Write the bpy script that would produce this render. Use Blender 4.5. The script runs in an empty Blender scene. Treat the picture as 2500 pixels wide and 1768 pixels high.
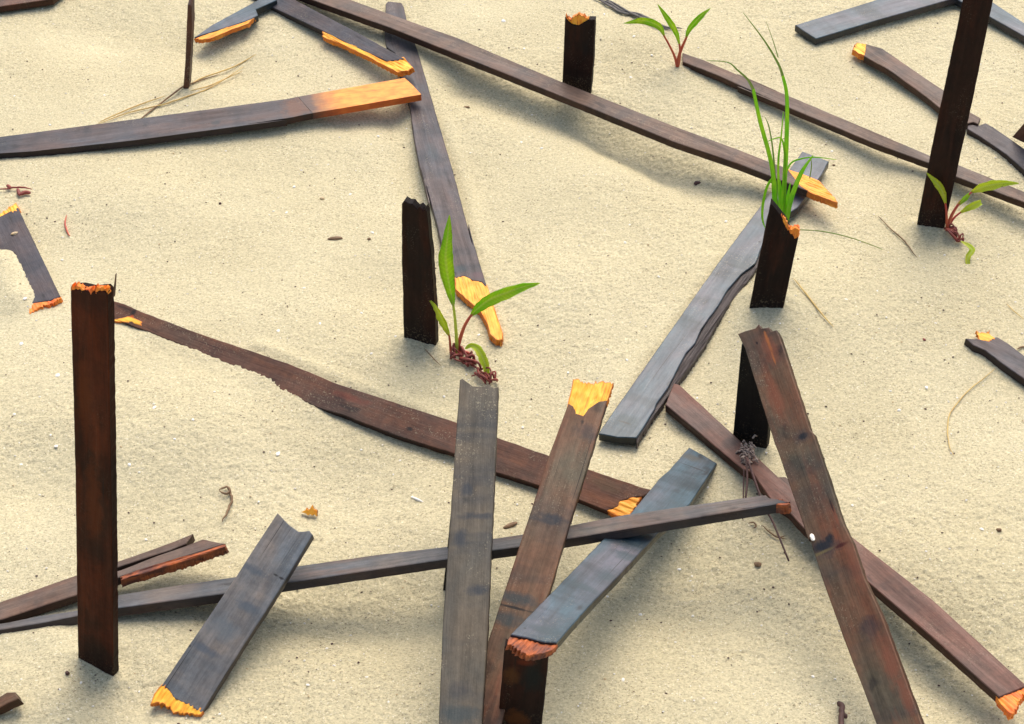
import bpy, bmesh, math, random
import numpy as np
from mathutils import Vector, Matrix, noise
from mathutils.geometry import tessellate_polygon
R = math.radians
random.seed(11)
sc = bpy.context.scene
C = sc.collection
UP = Vector((0, 0, 1))

# ------------------------------------------------------------------ camera
CAM_H, PITCH, FW = 1.4, 40.0, 1.939
cd = bpy.data.cameras.new('camera'); cam = bpy.data.objects.new('camera', cd); C.objects.link(cam)
cam.location = (0, 0, CAM_H); cam.rotation_euler = (R(90 - PITCH), 0, 0)
cd.sensor_width = 36.0; cd.lens = FW * 36.0; cd.clip_start = 0.01; cd.clip_end = 2000
sc.camera = cam
EYE = Vector((0, 0, CAM_H))
_f = FW * 2500
FWD = Vector((0, math.cos(R(PITCH)), -math.sin(R(PITCH)))); UPV = Vector((0, math.sin(R(PITCH)), math.cos(R(PITCH))))
def ray(p): return FWD + Vector((1, 0, 0)) * ((p[0] - 1250) / _f) + UPV * ((884 - p[1]) / _f)

# survey sheet letters -> corner of each survey tile of the site, in photo pixels
REG = dict(A=(0,0), B=(600,0), D=(1200,0), E=(1800,0), H=(0,450), C=(600,450), F=(1200,450), P=(1800,450),
           M=(0,1168), K=(600,1168), L=(1200,1168), O=(1800,1168), Y=(0,850), I=(600,850), G=(1200,850), Q=(1800,850))
ZS = 700 / 1895.0
def S(text):
    pts = []; off = None
    for tok in text.split():
        if tok in REG: off = REG[tok]; continue
        a, b = tok.split(',')
        pts.append((float(a) * ZS + off[0], float(b) * ZS + off[1]))
    return pts
def s1(text): return S(text)[0]

# ------------------------------------------------------------------ sand height
def _hash(ix, iy, seed):
    n = (ix.astype(np.int64) * 374761393 + iy.astype(np.int64) * 668265263 + seed * 974634777) & 0x7fffffff
    n = ((n ^ (n >> 13)) * 1274126177) & 0x7fffffff
    return ((n ^ (n >> 16)) & 0xffff) / 65535.0 * 2 - 1
def vnoise(x, y, seed):
    ix = np.floor(x); iy = np.floor(y); fx = x - ix; fy = y - iy
    ux = fx*fx*fx*(fx*(fx*6-15)+10); uy = fy*fy*fy*(fy*(fy*6-15)+10)
    a = _hash(ix, iy, seed); b = _hash(ix+1, iy, seed); c = _hash(ix, iy+1, seed); d = _hash(ix+1, iy+1, seed)
    return (a*(1-ux)+b*ux)*(1-uy) + (c*(1-ux)+d*ux)*uy
def flat(p, z=0.0):
    d = ray(p); t = (z - CAM_H) / d.z
    return EYE + d * t
BUMPS = []      # (ax, ay, bx, by, radius, amplitude)
def bump(text, r, a):
    ps = [flat(p) for p in S(text)]
    if len(ps) == 1: ps = ps * 2
    BUMPS.append(([(u.x, u.y, v.x, v.y) for u, v in zip(ps[:-1], ps[1:])], r, a))
def height(x, y):
    x = np.asarray(x, float); y = np.asarray(y, float)
    h = 0.0045 * vnoise(x*2.6+3.1, y*2.6+1.7, 5) + 0.0034 * vnoise(x*7+.3, y*7, 6)
    for segs, r, a in BUMPS:
        for k, (ax, ay, bx, by) in enumerate(segs):     # bounding box of the whole chain
            lo = (min(ax, bx), min(ay, by)); hi = (max(ax, bx), max(ay, by))
            box = (lo + hi) if k == 0 else (min(box[0], lo[0]), min(box[1], lo[1]), max(box[2], hi[0]), max(box[3], hi[1]))
        q = 2.6*r
        sel = np.nonzero((x > box[0]-q) & (x < box[2]+q) & (y > box[1]-q) & (y < box[3]+q))[0]
        if not len(sel): continue
        px, py = x[sel], y[sel]; best = None
        for ax, ay, bx, by in segs:
            dx, dy = bx-ax, by-ay; L2 = dx*dx+dy*dy+1e-12
            t = np.clip(((px-ax)*dx+(py-ay)*dy)/L2, 0, 1)
            d2 = (px-ax-t*dx)**2 + (py-ay-t*dy)**2
            best = d2 if best is None else np.minimum(best, d2)
        h[sel] += a*np.exp(-best/(r*r))
    return h
def hgt(x, y): return float(height(np.array([x]), np.array([y]))[0])
def ground(p, zr=0.0):
    d = ray(p); z = zr
    for _ in range(8):
        t = (z - CAM_H) / d.z; q = EYE + d*t
        z = hgt(q.x, q.y) + zr
    return q

# sand banked against and over the boards, and hollows scoured out by wind
bump('H 20,520 70,640 110,770', .026, .0125)
bump('H 1000,1020 1350,1165 1560,1215 1895,1375 I 300,330 470,430', .014, .0030)
bump('M 740,1340 800,1440', .040, -.012); bump('M 470,1150 400,1140', .04, .007)
bump('K 600,850 1000,820 1300,780', .045, -.010)
bump('D 900,900 1200,1080 1350,1180', .055, -.012)
bump('E 1480,760 1600,880 1750,1020', .020, .006)
bump('C 1090,1080 1250,1110', .018, .005)
bump('P 60,830 300,880', .022, .006)
bump('P 1290,300 1450,330', .03, .005)
bump('A 60,1120 500,1060', .03, .002)
bump('O 1050,1000 1350,1250', .05, -.010)
bump('G 1450,720 1600,830', .02, .006)
bump('G 1330,620 1540,720', .022, .006)
bump('B 1000,480 1060,760', .02, .002)
bump('M 60,1030 300,1010', .022, .005)
bump('M 900,640 1300,570', .03, -.006)
bump('B 700,800 900,760', .035, -.006)
bump('A 1400,300 1600,230', .035, -.006)
bump('B 700,420 860,500', .03, -.004)
for tx in ('B 1030,480 1120,900 1230,1300 C 1290,420 1370,640', 'B 1330,800 1480,1280 C 1540,420', 'F 1480,510 1000,1170 760,1520', 'E 1450,1230 1800,1390',
           'E 880,390 1120,560 1300,720', 'E 560,275 900,175 1200,75', 'E 1560,870 1780,1040 1900,1130', 'I 100,20 700,250 1300,450', 'P 1560,1075 1800,1230', 'B 1120,330 1200,560', 'G 1150,400 1400,600'):
    bump(tx, .010, .0035)
for tx, r_, a_ in (('A 900,1350', .10, .008), ('A 700,200', .09, -.007), ('D 1000,300', .10, .007), ('D 600,1250', .12, .007), ('P 700,900', .13, .009), ('E 1200,1250', .07, .006), ('Y 1100,600', .10, .007),
                   ('Y 200,900', .07, -.007), ('I 600,900', .08, -.006), ('O 1500,700', .10, .008), ('L 1300,700', .08, -.007), ('C 900,700', .07, -.006), ('F 500,700', .10, .007), ('M 300,1500', .08, .006),
                   ('C 1160,1130', .035, -.006), ('E 1280,1600', .04, -.006), ('P 200,910', .035, .004), ('G 1700,720', .03, -.004), ('D 700,640', .03, .004)):
    k_ = 1.7 if r_ > .05 else 1.0
    bump(tx, r_*(.8 if r_ > .05 else 1), a_*k_)
bump('B 1450,560 1850,720 D 650,830 1150,1080', .034, -.014); bump('B 960,620 1060,950 1150,1250', .030, -.007); bump('E 900,1180 1250,1350', .05, -.010)
bump('A 1300,320 1500,420', .045, -.010); bump('G 1330,560 1500,700', .025, -.006); bump('K 300,900 900,900', .05, -.008)
for tx in ('C 1045,1028 1270,1080', 'P 85,800 300,845', 'E 1188,1488 1365,1528', 'G 1600,585 1815,692', 'M 515,1195 760,1310', 'A 1205,590 1250,595'):
    bump(tx, .011, .0042)
bump('L 600,1250 900,1350', .09, .006); bump('Y 300,300 1000,500', .12, .006)
bump('Q 900,500 1300,900', .15, .007); bump('C 300,300 500,700', .14, .006)
bump('I 1350,1250 1400,1290', .03, .003)

# ------------------------------------------------------------------ node helpers
def new_mat(name):
    m = bpy.data.materials.new(name); m.use_nodes = True
    nt = m.node_tree; nt.nodes.clear()
    out = nt.nodes.new('ShaderNodeOutputMaterial'); b = nt.nodes.new('ShaderNodeBsdfPrincipled')
    nt.links.new(b.outputs[0], out.inputs[0])
    return m, nt, b
def N(nt, t, **kw):
    n = nt.nodes.new(t)
    for k, v in kw.items(): setattr(n, k, v)
    return n
def ramp(nt, src, stops, interp='LINEAR'):
    r = N(nt, 'ShaderNodeValToRGB'); e = r.color_ramp.elements; r.color_ramp.interpolation = interp
    while len(e) < len(stops): e.new(0.5)
    for el, (p, c) in zip(e, stops):
        el.position = p; el.color = (c, c, c, 1) if isinstance(c, (int, float)) else (*c, 1)
    nt.links.new(src, r.inputs[0]); return r.outputs[0]
def mix(nt, fac, a, b, mode='MIX'):
    m = N(nt, 'ShaderNodeMix', data_type='RGBA', blend_type=mode)
    for s, v in ((0, fac), (6, a), (7, b)):
        if hasattr(v, 'links') or isinstance(v, bpy.types.NodeSocket): nt.links.new(v, m.inputs[s])
        elif s == 0: m.inputs[0].default_value = v
        else: m.inputs[s].default_value = (*v, 1) if len(v) == 3 else v
    return m.outputs[2]
def math_(nt, op, a, b=0.0):
    m = N(nt, 'ShaderNodeMath', operation=op)
    for i, v in enumerate((a, b)):
        if isinstance(v, bpy.types.NodeSocket): nt.links.new(v, m.inputs[i])
        else: m.inputs[i].default_value = v
    return m.outputs[0]
def noise_tex(nt, vec, scale, sx=1, sy=1, sz=1, detail=3, w=None, rough=.55, dist=0):
    mp = N(nt, 'ShaderNodeMapping'); mp.inputs['Scale'].default_value = (sx, sy, sz); nt.links.new(vec, mp.inputs[0])
    n = N(nt, 'ShaderNodeTexNoise', noise_dimensions='4D')
    n.inputs['Scale'].default_value = scale; n.inputs['Detail'].default_value = detail
    n.inputs['Roughness'].default_value = rough; n.inputs['Distortion'].default_value = dist
    nt.links.new(mp.outputs[0], n.inputs['Vector'])
    if w is not None: nt.links.new(w, n.inputs['W'])
    return n.outputs[0]

def wood(name, a, b, p0=.40, p1=.64, rough=.45, knots=.5, dust=.25, spec=.4, red=None, bands=.6, bandcol=(.022, .026, .032), grain_k=1.0, foot=False):
    """weathered slat wood: colour a with patches of b, faint grain along local X, wire-band stains across, knots, stuck sand"""
    m, nt, bs = new_mat(name)
    tc = N(nt, 'ShaderNodeTexCoord').outputs['Object']
    oi = N(nt, 'ShaderNodeObjectInfo').outputs['Random']
    w = math_(nt, 'MULTIPLY', oi, 57.0)
    patch = noise_tex(nt, tc, 1, 11, 20, 20, 4, w, .55, .6)
    col = mix(nt, ramp(nt, patch, [(p0, 0.0), (p1, 1.0)]), a, b)
    if red:
        rp = noise_tex(nt, tc, 1, 8, 45, 45, 4, math_(nt, 'ADD', w, 13.7), .6)
        col = mix(nt, ramp(nt, rp, [(.50, 0.0), (.68, .9)]), col, red)
    w3 = math_(nt, 'ADD', w, 31.0)
    bn = noise_tex(nt, tc, 1, 26, 7, 7, 3, w3, .6, .35)
    col = mix(nt, ramp(nt, bn, [(.47, 0.0), (.56, bands*.5), (.66, bands)]), col, bandcol)
    grain = noise_tex(nt, tc, 1, 16, 480, 480, 5, w, .65, .2)
    g2 = noise_tex(nt, tc, 1, 9, 95, 95, 4, w, .6, .9)
    k = grain_k
    col = mix(nt, 1.0, col, ramp(nt, grain, [(.28, 1-.22*k), (.5, 1.0), (.74, 1+.14*k)]), 'MULTIPLY')
    col = mix(nt, 1.0, col, ramp(nt, g2, [(.30, .70), (.52, 1.0), (.72, 1.22)]), 'MULTIPLY')
    mot = noise_tex(nt, tc, 1, 130, 190, 190, 4, w3, .7)
    col = mix(nt, 1.0, col, ramp(nt, mot, [(.32, .80), (.5, 1.0), (.70, 1.18)]), 'MULTIPLY')
    kn = noise_tex(nt, tc, 1, 30, 52, 52, 2, w3, .4, .5)
    col = mix(nt, ramp(nt, kn, [(.66, 0.0), (.73, knots)]), col, (.010, .009, .010))
    sc1 = noise_tex(nt, tc, 1, 34, 330, 330, 4, w3, .7)
    col = mix(nt, ramp(nt, sc1, [(.69, 0.0), (.75, .5)]), col, (.012, .009, .009))
    d1 = noise_tex(nt, tc, 1, 620, 620, 620, 1, w); d2 = noise_tex(nt, tc, 1, 16, 45, 45, 3, w3)
    df = math_(nt, 'MULTIPLY', ramp(nt, d1, [(.60, 0.0), (.66, 1.0)]), ramp(nt, d2, [(.50, 0.0), (.66, dust)]))
    col = mix(nt, df, col, (.46, .40, .26))
    ck = noise_tex(nt, tc, 1, 5, 520, 520, 2, math_(nt, 'ADD', w, 71.0), .5, .15)
    col = mix(nt, ramp(nt, ck, [(.70, 0.0), (.73, .8)]), col, (.012, .009, .008))
    if foot:     # damp sand stuck to the foot of a standing slat (local X runs up the slat from the sand)
        sx = N(nt, 'ShaderNodeSeparateXYZ'); nt.links.new(tc, sx.inputs[0])
        fz = noise_tex(nt, tc, 55, detail=3, w=w); fg = noise_tex(nt, tc, 520, detail=2, w=w)
        hgt_ = math_(nt, 'ADD', sx.outputs[0], math_(nt, 'MULTIPLY', math_(nt, 'SUBTRACT', fz, .5), -.05))
        mr = N(nt, 'ShaderNodeMapRange'); mr.inputs['From Min'].default_value = .030; mr.inputs['From Max'].default_value = -.004
        nt.links.new(hgt_, mr.inputs['Value'])
        wet = math_(nt, 'MULTIPLY', mr.outputs[0], .75)
        col = mix(nt, wet, col, (.010, .007, .006))
        col = mix(nt, math_(nt, 'MULTIPLY', mr.outputs[0], ramp(nt, fg, [(.55, 0.0), (.66, .5)])), col, (.22, .17, .10))
    nt.links.new(col, bs.inputs['Base Color'])
    nt.links.new(ramp(nt, g2, [(.3, rough + .12), (.7, rough - .08)]), bs.inputs['Roughness'])
    bs.inputs['Specular IOR Level'].default_value = spec
    bp = N(nt, 'ShaderNodeBump'); bp.inputs['Strength'].default_value = .45; bp.inputs['Distance'].default_value = .0007
    hsum = math_(nt, 'ADD', math_(nt, 'ADD', grain, mot), math_(nt, 'MULTIPLY', g2, 1.5))
    nt.links.new(hsum, bp.inputs['Height']); nt.links.new(bp.outputs[0], bs.inputs['Normal'])
    return m
def fresh(name, a, b, dark=(.16, .035, .006), rim=None):
    m, nt, bs = new_mat(name)
    tc = N(nt, 'ShaderNodeTexCoord').outputs['Object']
    w = math_(nt, 'MULTIPLY', N(nt, 'ShaderNodeObjectInfo').outputs['Random'], 41.0)
    n = noise_tex(nt, tc, 1, 25, 520, 300, 4, w, .6)
    n2 = noise_tex(nt, tc, 1, 60, 120, 120, 3, w)
    col = mix(nt, ramp(nt, n2, [(.38, 0.0), (.62, 1.0)]), a, b)
    col = mix(nt, ramp(nt, n, [(.30, .85), (.44, 0.0)]), col, dark)
    at = N(nt, 'ShaderNodeAttribute', attribute_name='rim')
    rr = math_(nt, 'ADD', at.outputs['Fac'], math_(nt, 'MULTIPLY', n2, 1.6))
    if rim: col = mix(nt, ramp(nt, math_(nt, 'MULTIPLY', rr, .25), [(.22, .85), (.55, 0.0)]), col, rim)
    nt.links.new(col, bs.inputs['Base Color']); bs.inputs['Roughness'].default_value = .6
    bp = N(nt, 'ShaderNodeBump'); bp.inputs['Strength'].default_value = .8; bp.inputs['Distance'].default_value = .001
    nt.links.new(n, bp.inputs['Height']); nt.links.new(bp.outputs[0], bs.inputs['Normal'])
    return m
def simple(name, a, b, scale=60, rough=.6, trans=0.0, leaf=False):
    m, nt, bs = new_mat(name)
    tc = N(nt, 'ShaderNodeTexCoord').outputs['Object']
    w = math_(nt, 'MULTIPLY', N(nt, 'ShaderNodeObjectInfo').outputs['Random'], 41.0)
    n = noise_tex(nt, tc, scale, detail=4, w=w)
    col = mix(nt, ramp(nt, n, [(.35, 0.0), (.65, 1.0)]), a, b)
    nt.links.new(col, bs.inputs['Base Color'])
    if leaf:     # pale midrib, faint side veins, browned flecks
        md = N(nt, 'ShaderNodeAttribute', attribute_name='mid')
        av = N(nt, 'ShaderNodeAttribute', attribute_name='along')
        col = mix(nt, ramp(nt, md.outputs['Fac'], [(.06, .65), (.26, 0.0)]), col, (.62, .70, .16))
        sv = math_(nt, 'SINE', math_(nt, 'MULTIPLY', math_(nt, 'SUBTRACT', av.outputs['Fac'], math_(nt, 'MULTIPLY', md.outputs['Fac'], .06)), 150.0))
        col = mix(nt, 1.0, col, ramp(nt, sv, [(.1, .93), (.9, 1.03)]), 'MULTIPLY')
        fk = noise_tex(nt, tc, 420, detail=2, w=w)
        col = mix(nt, math_(nt, 'MULTIPLY', ramp(nt, fk, [(.62, 0.0), (.68, .8)]), ramp(nt, md.outputs['Fac'], [(.3, .25), (1.0, 1.0)])), col, (.20, .12, .03))
        nt.links.new(col, bs.inputs['Base Color'])
    bs.inputs['Roughness'].default_value = rough
    if trans:
        tr = N(nt, 'ShaderNodeBsdfTranslucent'); nt.links.new(col, tr.inputs[0])
        mx = N(nt, 'ShaderNodeMixShader'); mx.inputs[0].default_value = trans
        nt.links.new(bs.outputs[0], mx.inputs[1]); nt.links.new(tr.outputs[0], mx.inputs[2])
        nt.links.new(mx.outputs[0], [q for q in nt.nodes if q.type == 'OUTPUT_MATERIAL'][0].inputs[0])
    return m

MAUVE = wood('mauve_brown_wood', (.150, .092, .062), (.108, .080, .064), red=(.145, .076, .048), bands=.45, bandcol=(.036, .038, .040), spec=.18)
GREY = wood('mauve_grey_wood', (.080, .058, .054), (.056, .058, .068), red=(.092, .054, .044), bands=.6, bandcol=(.018, .024, .032), spec=.24)
BLUE = wood('blue_grey_wood', (.040, .074, .092), (.092, .084, .098), rough=.34, knots=.7, bands=.85, bandcol=(.006, .018, .024), spec=.38)
BROWN = wood('red_brown_wood', (.135, .058, .035), (.092, .054, .037), red=(.165, .064, .030), dust=.35, bands=.4, bandcol=(.022, .020, .020), spec=.16)
PINK = wood('pink_brown_wood', (.150, .070, .048), (.108, .066, .052), red=(.155, .062, .042), dust=.12, bands=.35, bandcol=(.04, .036, .034), spec=.16)
RUST = wood('rusty_brown_wood', (.150, .076, .042), (.102, .080, .050), red=(.185, .062, .030), knots=.5, bands=.5, bandcol=(.028, .032, .034), spec=.16)
TAUPE = wood('taupe_wood', (.104, .080, .052), (.074, .066, .050), knots=.4, dust=.5, bands=.7, bandcol=(.018, .026, .034), spec=.20)
SILVER = wood('silver_grey_wood', (.168, .142, .120), (.112, .122, .128), dust=.12, knots=.3, bands=.6, bandcol=(.044, .060, .074), spec=.26)
DULL = wood('dull_grey_wood', (.128, .106, .090), (.086, .092, .100), dust=.12, knots=.6, bands=.5, bandcol=(.030, .038, .046), spec=.28, red=(.13, .078, .056))
POST = wood('dark_stained_wood', (.022, .0075, .0045), (.011, .0055, .0045), rough=.6, knots=.3, dust=.12, spec=.15, red=(.040, .0090, .0035), bands=.3, bandcol=(.006, .005, .004), foot=True)
POSTRED = wood('dark_red_stained_wood', (.064, .0125, .0040), (.030, .0085, .004), rough=.6, knots=.3, dust=.04, spec=.10, red=(.090, .017, .004), bands=.12, bandcol=(.014, .006, .004), foot=True)
BLACK = wood('blackened_wood', (.008, .0065, .006), (.006, .0055, .0055), rough=.6, dust=.15, spec=.15, bands=0, foot=True)
BARE = fresh('bare_orange_wood', (.72, .22, .020), (.86, .34, .040), dark=(.48, .11, .010))
CHAR = fresh('charred_wood', (.045, .032, .028), (.075, .055, .048), dark=(.010, .008, .008))
ORANGE = fresh('fresh_orange_wood', (.90, .30, .015), (.95, .44, .04), dark=(.50, .09, .006), rim=(.48, .10, .008))
PLAINYEL = fresh('plain_yellow_wood', (.95, .50, .04), (.92, .32, .015), dark=(.55, .12, .01))
YELLOW = fresh('fresh_yellow_wood', (.96, .56, .05), (.95, .36, .015), dark=(.62, .10, .005), rim=(.55, .10, .006))
REDEND = fresh('fresh_red_wood', (.75, .13, .012), (.88, .28, .02), dark=(.16, .02, .006))
RUSTEND = fresh('dull_rust_wood', (.10, .024, .010), (.42, .095, .014), dark=(.035, .008, .005))
GREEN = simple('leaf_green', (.32, .62, .012), (.56, .72, .025), 45, .5, .55, True)
GREEN2 = simple('leaf_lime', (.55, .68, .03), (.68, .72, .06), 70, .5, .5, True)
GRASS = simple('grass_green', (.26, .62, .025), (.48, .72, .04), 40, .5, .5)
GRASSDRY = simple('grass_olive', (.26, .32, .06), (.20, .34, .05), 40, .5)
REDSTEM = simple('red_stem', (.42, .045, .03), (.55, .12, .04), 60, .45)
DKRED = simple('dark_red_stem', (.16, .03, .02), (.28, .05, .03), 90, .6)
STRAW = simple('dry_straw', (.62, .44, .14), (.46, .28, .08), 60, .6)
BARK = simple('brown_bark', (.14, .075, .03), (.22, .13, .06), 120, .7)
DARKTWIG = simple('dark_twig', (.05, .020, .014), (.09, .035, .025), 150, .7)
GREYTWIG = simple('grey_twig', (.10, .09, .08), (.17, .15, .13), 200, .8)
SHELL = simple('white_shell', (.85, .82, .74), (.78, .72, .60), 200, .45)
CHIPTAN = simple('tan_chip', (.45, .30, .14), (.55, .42, .24), 150, .6)

# ------------------------------------------------------------------ object helpers
def tag(o, label=None, cat=None, group=None, kind=None):
    if label: o['label'] = label
    if cat: o['category'] = cat
    if group: o['group'] = group
    if kind: o['kind'] = kind
    return o
def empty(name, loc):
    o = bpy.data.objects.new(name, None); C.objects.link(o); o.location = loc; o.empty_display_size = .02
    return o
def link_mesh(name, verts, faces, mat, parent=None, matrix=None, smooth=False):
    me = bpy.data.meshes.new(name); me.from_pydata([tuple(v) for v in verts], [], faces)
    me.materials.append(mat)
    if smooth: me.polygons.foreach_set('use_smooth', [True]*len(me.polygons))
    me.update()
    o = bpy.data.objects.new(name, me); C.objects.link(o)
    if parent is not None: o.parent = parent
    elif matrix is not None: o.matrix_world = matrix
    return o

class Plane:
    def __init__(s, p, n):
        s.p = Vector(p); s.n = Vector(n).normalized()
        if s.n.dot(EYE - s.p) < 0: s.n = -s.n
    def hit(s, px):
        d = ray(px); return EYE + d * ((s.p - EYE).dot(s.n) / d.dot(s.n))
def lying(a, za, b, zb, c, zc):
    A, B, D = ground(s1(a), za), ground(s1(b), zb), ground(s1(c), zc)
    return Plane(A, (B-A).cross(D-A))
def upright(base, yaw, lean=0.0):
    p = ground(s1(base)); y = R(yaw)
    return Plane(p, (-math.sin(y), -math.cos(y), math.tan(R(lean))))

def densify(pts, step, amp, rnd):
    out = []
    n = len(pts)
    for i in range(n):
        a, b = Vector(pts[i]), Vector(pts[(i+1) % n]); d = b - a; L = d.length
        out.append(a.copy())
        k = int(L / step)
        if k > 0 and L > 1e-6:
            nrm = Vector((-d.y, d.x)) / L; ph = rnd.random()*100
            for j in range(1, k+1):
                t = j/(k+1); q = a + d*t
                v = noise.noise(Vector((ph + t*L*60, ph, 0))) * .9 + noise.noise(Vector((ph + t*L*300, 3, ph))) * .45
                fade = min(1, min(t, 1-t)*L/.008)
                out.append(q + nrm * v * amp * fade)
    return out
def area(p): return .5*sum(p[i].x*p[(i+1) % len(p)].y - p[(i+1) % len(p)].x*p[i].y for i in range(len(p)))
def inset(p, d):
    out = []; n = len(p)
    for i in range(n):
        a, b, c = p[i-1], p[i], p[(i+1) % n]
        e1 = (b-a); e2 = (c-b)
        if e1.length < 1e-7 or e2.length < 1e-7: out.append(b.copy()); continue
        n1 = Vector((-e1.y, e1.x)).normalized(); n2 = Vector((-e2.y, e2.x)).normalized()
        m = n1 + n2
        if m.length < .2: out.append(b + n1*d*.3); continue
        m.normalize(); k = min(1.3, 1/max(.4, m.dot(n1)))
        dd = min(d*k, .45*min(e1.length, e2.length) + d*.25)
        out.append(b + m*dd)
    return out
def prism(poly, t, z0=0.0, bev=.0007, rough=0.0, rnd=random, backtaper=0.0):
    """poly: 2D outline on the front face; solid of thickness t below z0 with a rounded arris"""
    if area(poly) < 0: poly = poly[::-1]
    n = len(poly)
    ins = inset(poly, bev) if bev else poly
    rings = [[(v.x, v.y, z0) for v in ins]]
    if bev: rings.append([(v.x, v.y, z0 - bev*.85) for v in poly])
    jit = lambda v: (v.x + rnd.uniform(-1, 1)*backtaper, v.y + rnd.uniform(-1, 1)*backtaper)
    rings.append([(*jit(v), z0 - t) for v in poly])
    verts = [v for r in rings for v in r]; faces = []
    tris = tessellate_polygon([[Vector((v[0], v[1], 0)) for v in rings[0]]])
    for tr in tris:
        a, b, c = [Vector(rings[0][k][:2]) for k in tr]
        faces.append(tuple(tr) if (b-a).cross(c-a) > 0 else tuple(reversed(tr)))
    for q in range(len(rings)-1):
        o1, o2 = q*n, (q+1)*n
        for i in range(n):
            j = (i+1) % n; faces.append((o1+i, o2+i, o2+j, o1+j))
    o = (len(rings)-1)*n
    tris = tessellate_polygon([[Vector((v[0], v[1], 0)) for v in rings[-1]]])
    for tr in tris:
        a, b, c = [Vector(rings[-1][k][:2]) for k in tr]
        faces.append(tuple(o+k for k in (reversed(tr) if (b-a).cross(c-a) > 0 else tr)))
    return verts, faces

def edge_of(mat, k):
    """darker copy of a slat material, used on its side and back faces"""
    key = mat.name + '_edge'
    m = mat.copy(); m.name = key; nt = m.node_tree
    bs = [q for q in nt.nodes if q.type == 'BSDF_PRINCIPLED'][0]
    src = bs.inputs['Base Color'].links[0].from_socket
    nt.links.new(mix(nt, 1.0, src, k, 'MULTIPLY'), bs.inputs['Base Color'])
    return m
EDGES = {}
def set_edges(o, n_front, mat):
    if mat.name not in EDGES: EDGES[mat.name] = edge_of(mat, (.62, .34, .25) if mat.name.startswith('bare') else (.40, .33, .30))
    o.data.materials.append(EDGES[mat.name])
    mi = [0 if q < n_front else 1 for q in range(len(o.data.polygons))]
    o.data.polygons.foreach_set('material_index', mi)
def paint_marks(mat, marks, inv, plane):
    """stains, knots, cracks or a painted cast shadow on one slat: ellipses on its face with ragged edges (mm along, mm across)"""
    m = mat.copy(); nt = m.node_tree
    bs = [q for q in nt.nodes if q.type == 'BSDF_PRINCIPLED'][0]
    col = bs.inputs['Base Color'].links[0].from_socket
    tc = N(nt, 'ShaderNodeTexCoord').outputs['Object']
    for i, (at, rx, ry, c, k) in enumerate(marks):
        p = inv @ plane.hit(s1(at)); rx *= .001; ry *= .001
        mp = N(nt, 'ShaderNodeMapping'); mp.inputs['Scale'].default_value = (1/rx, 1/ry, 0); mp.inputs['Location'].default_value = (-p.x/rx, -p.y/ry, 0)
        nt.links.new(tc, mp.inputs[0])
        ln = N(nt, 'ShaderNodeVectorMath', operation='LENGTH'); nt.links.new(mp.outputs[0], ln.inputs[0])
        nz = noise_tex(nt, tc, 1, 90, 90, 90, 4, None, .6)
        nz2 = noise_tex(nt, tc, 1, 420, 420, 420, 2, None, .6)
        r = math_(nt, 'ADD', ln.outputs['Value'], math_(nt, 'MULTIPLY', math_(nt, 'SUBTRACT', nz, .5), 1.5))
        r = math_(nt, 'ADD', r, math_(nt, 'MULTIPLY', math_(nt, 'SUBTRACT', nz2, .5), .5))
        col = mix(nt, ramp(nt, r, [(.35, k), (.7, k*.55), (1.0, 0.0)]), col, c)
    nt.links.new(col, bs.inputs['Base Color'])
    return m
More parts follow.
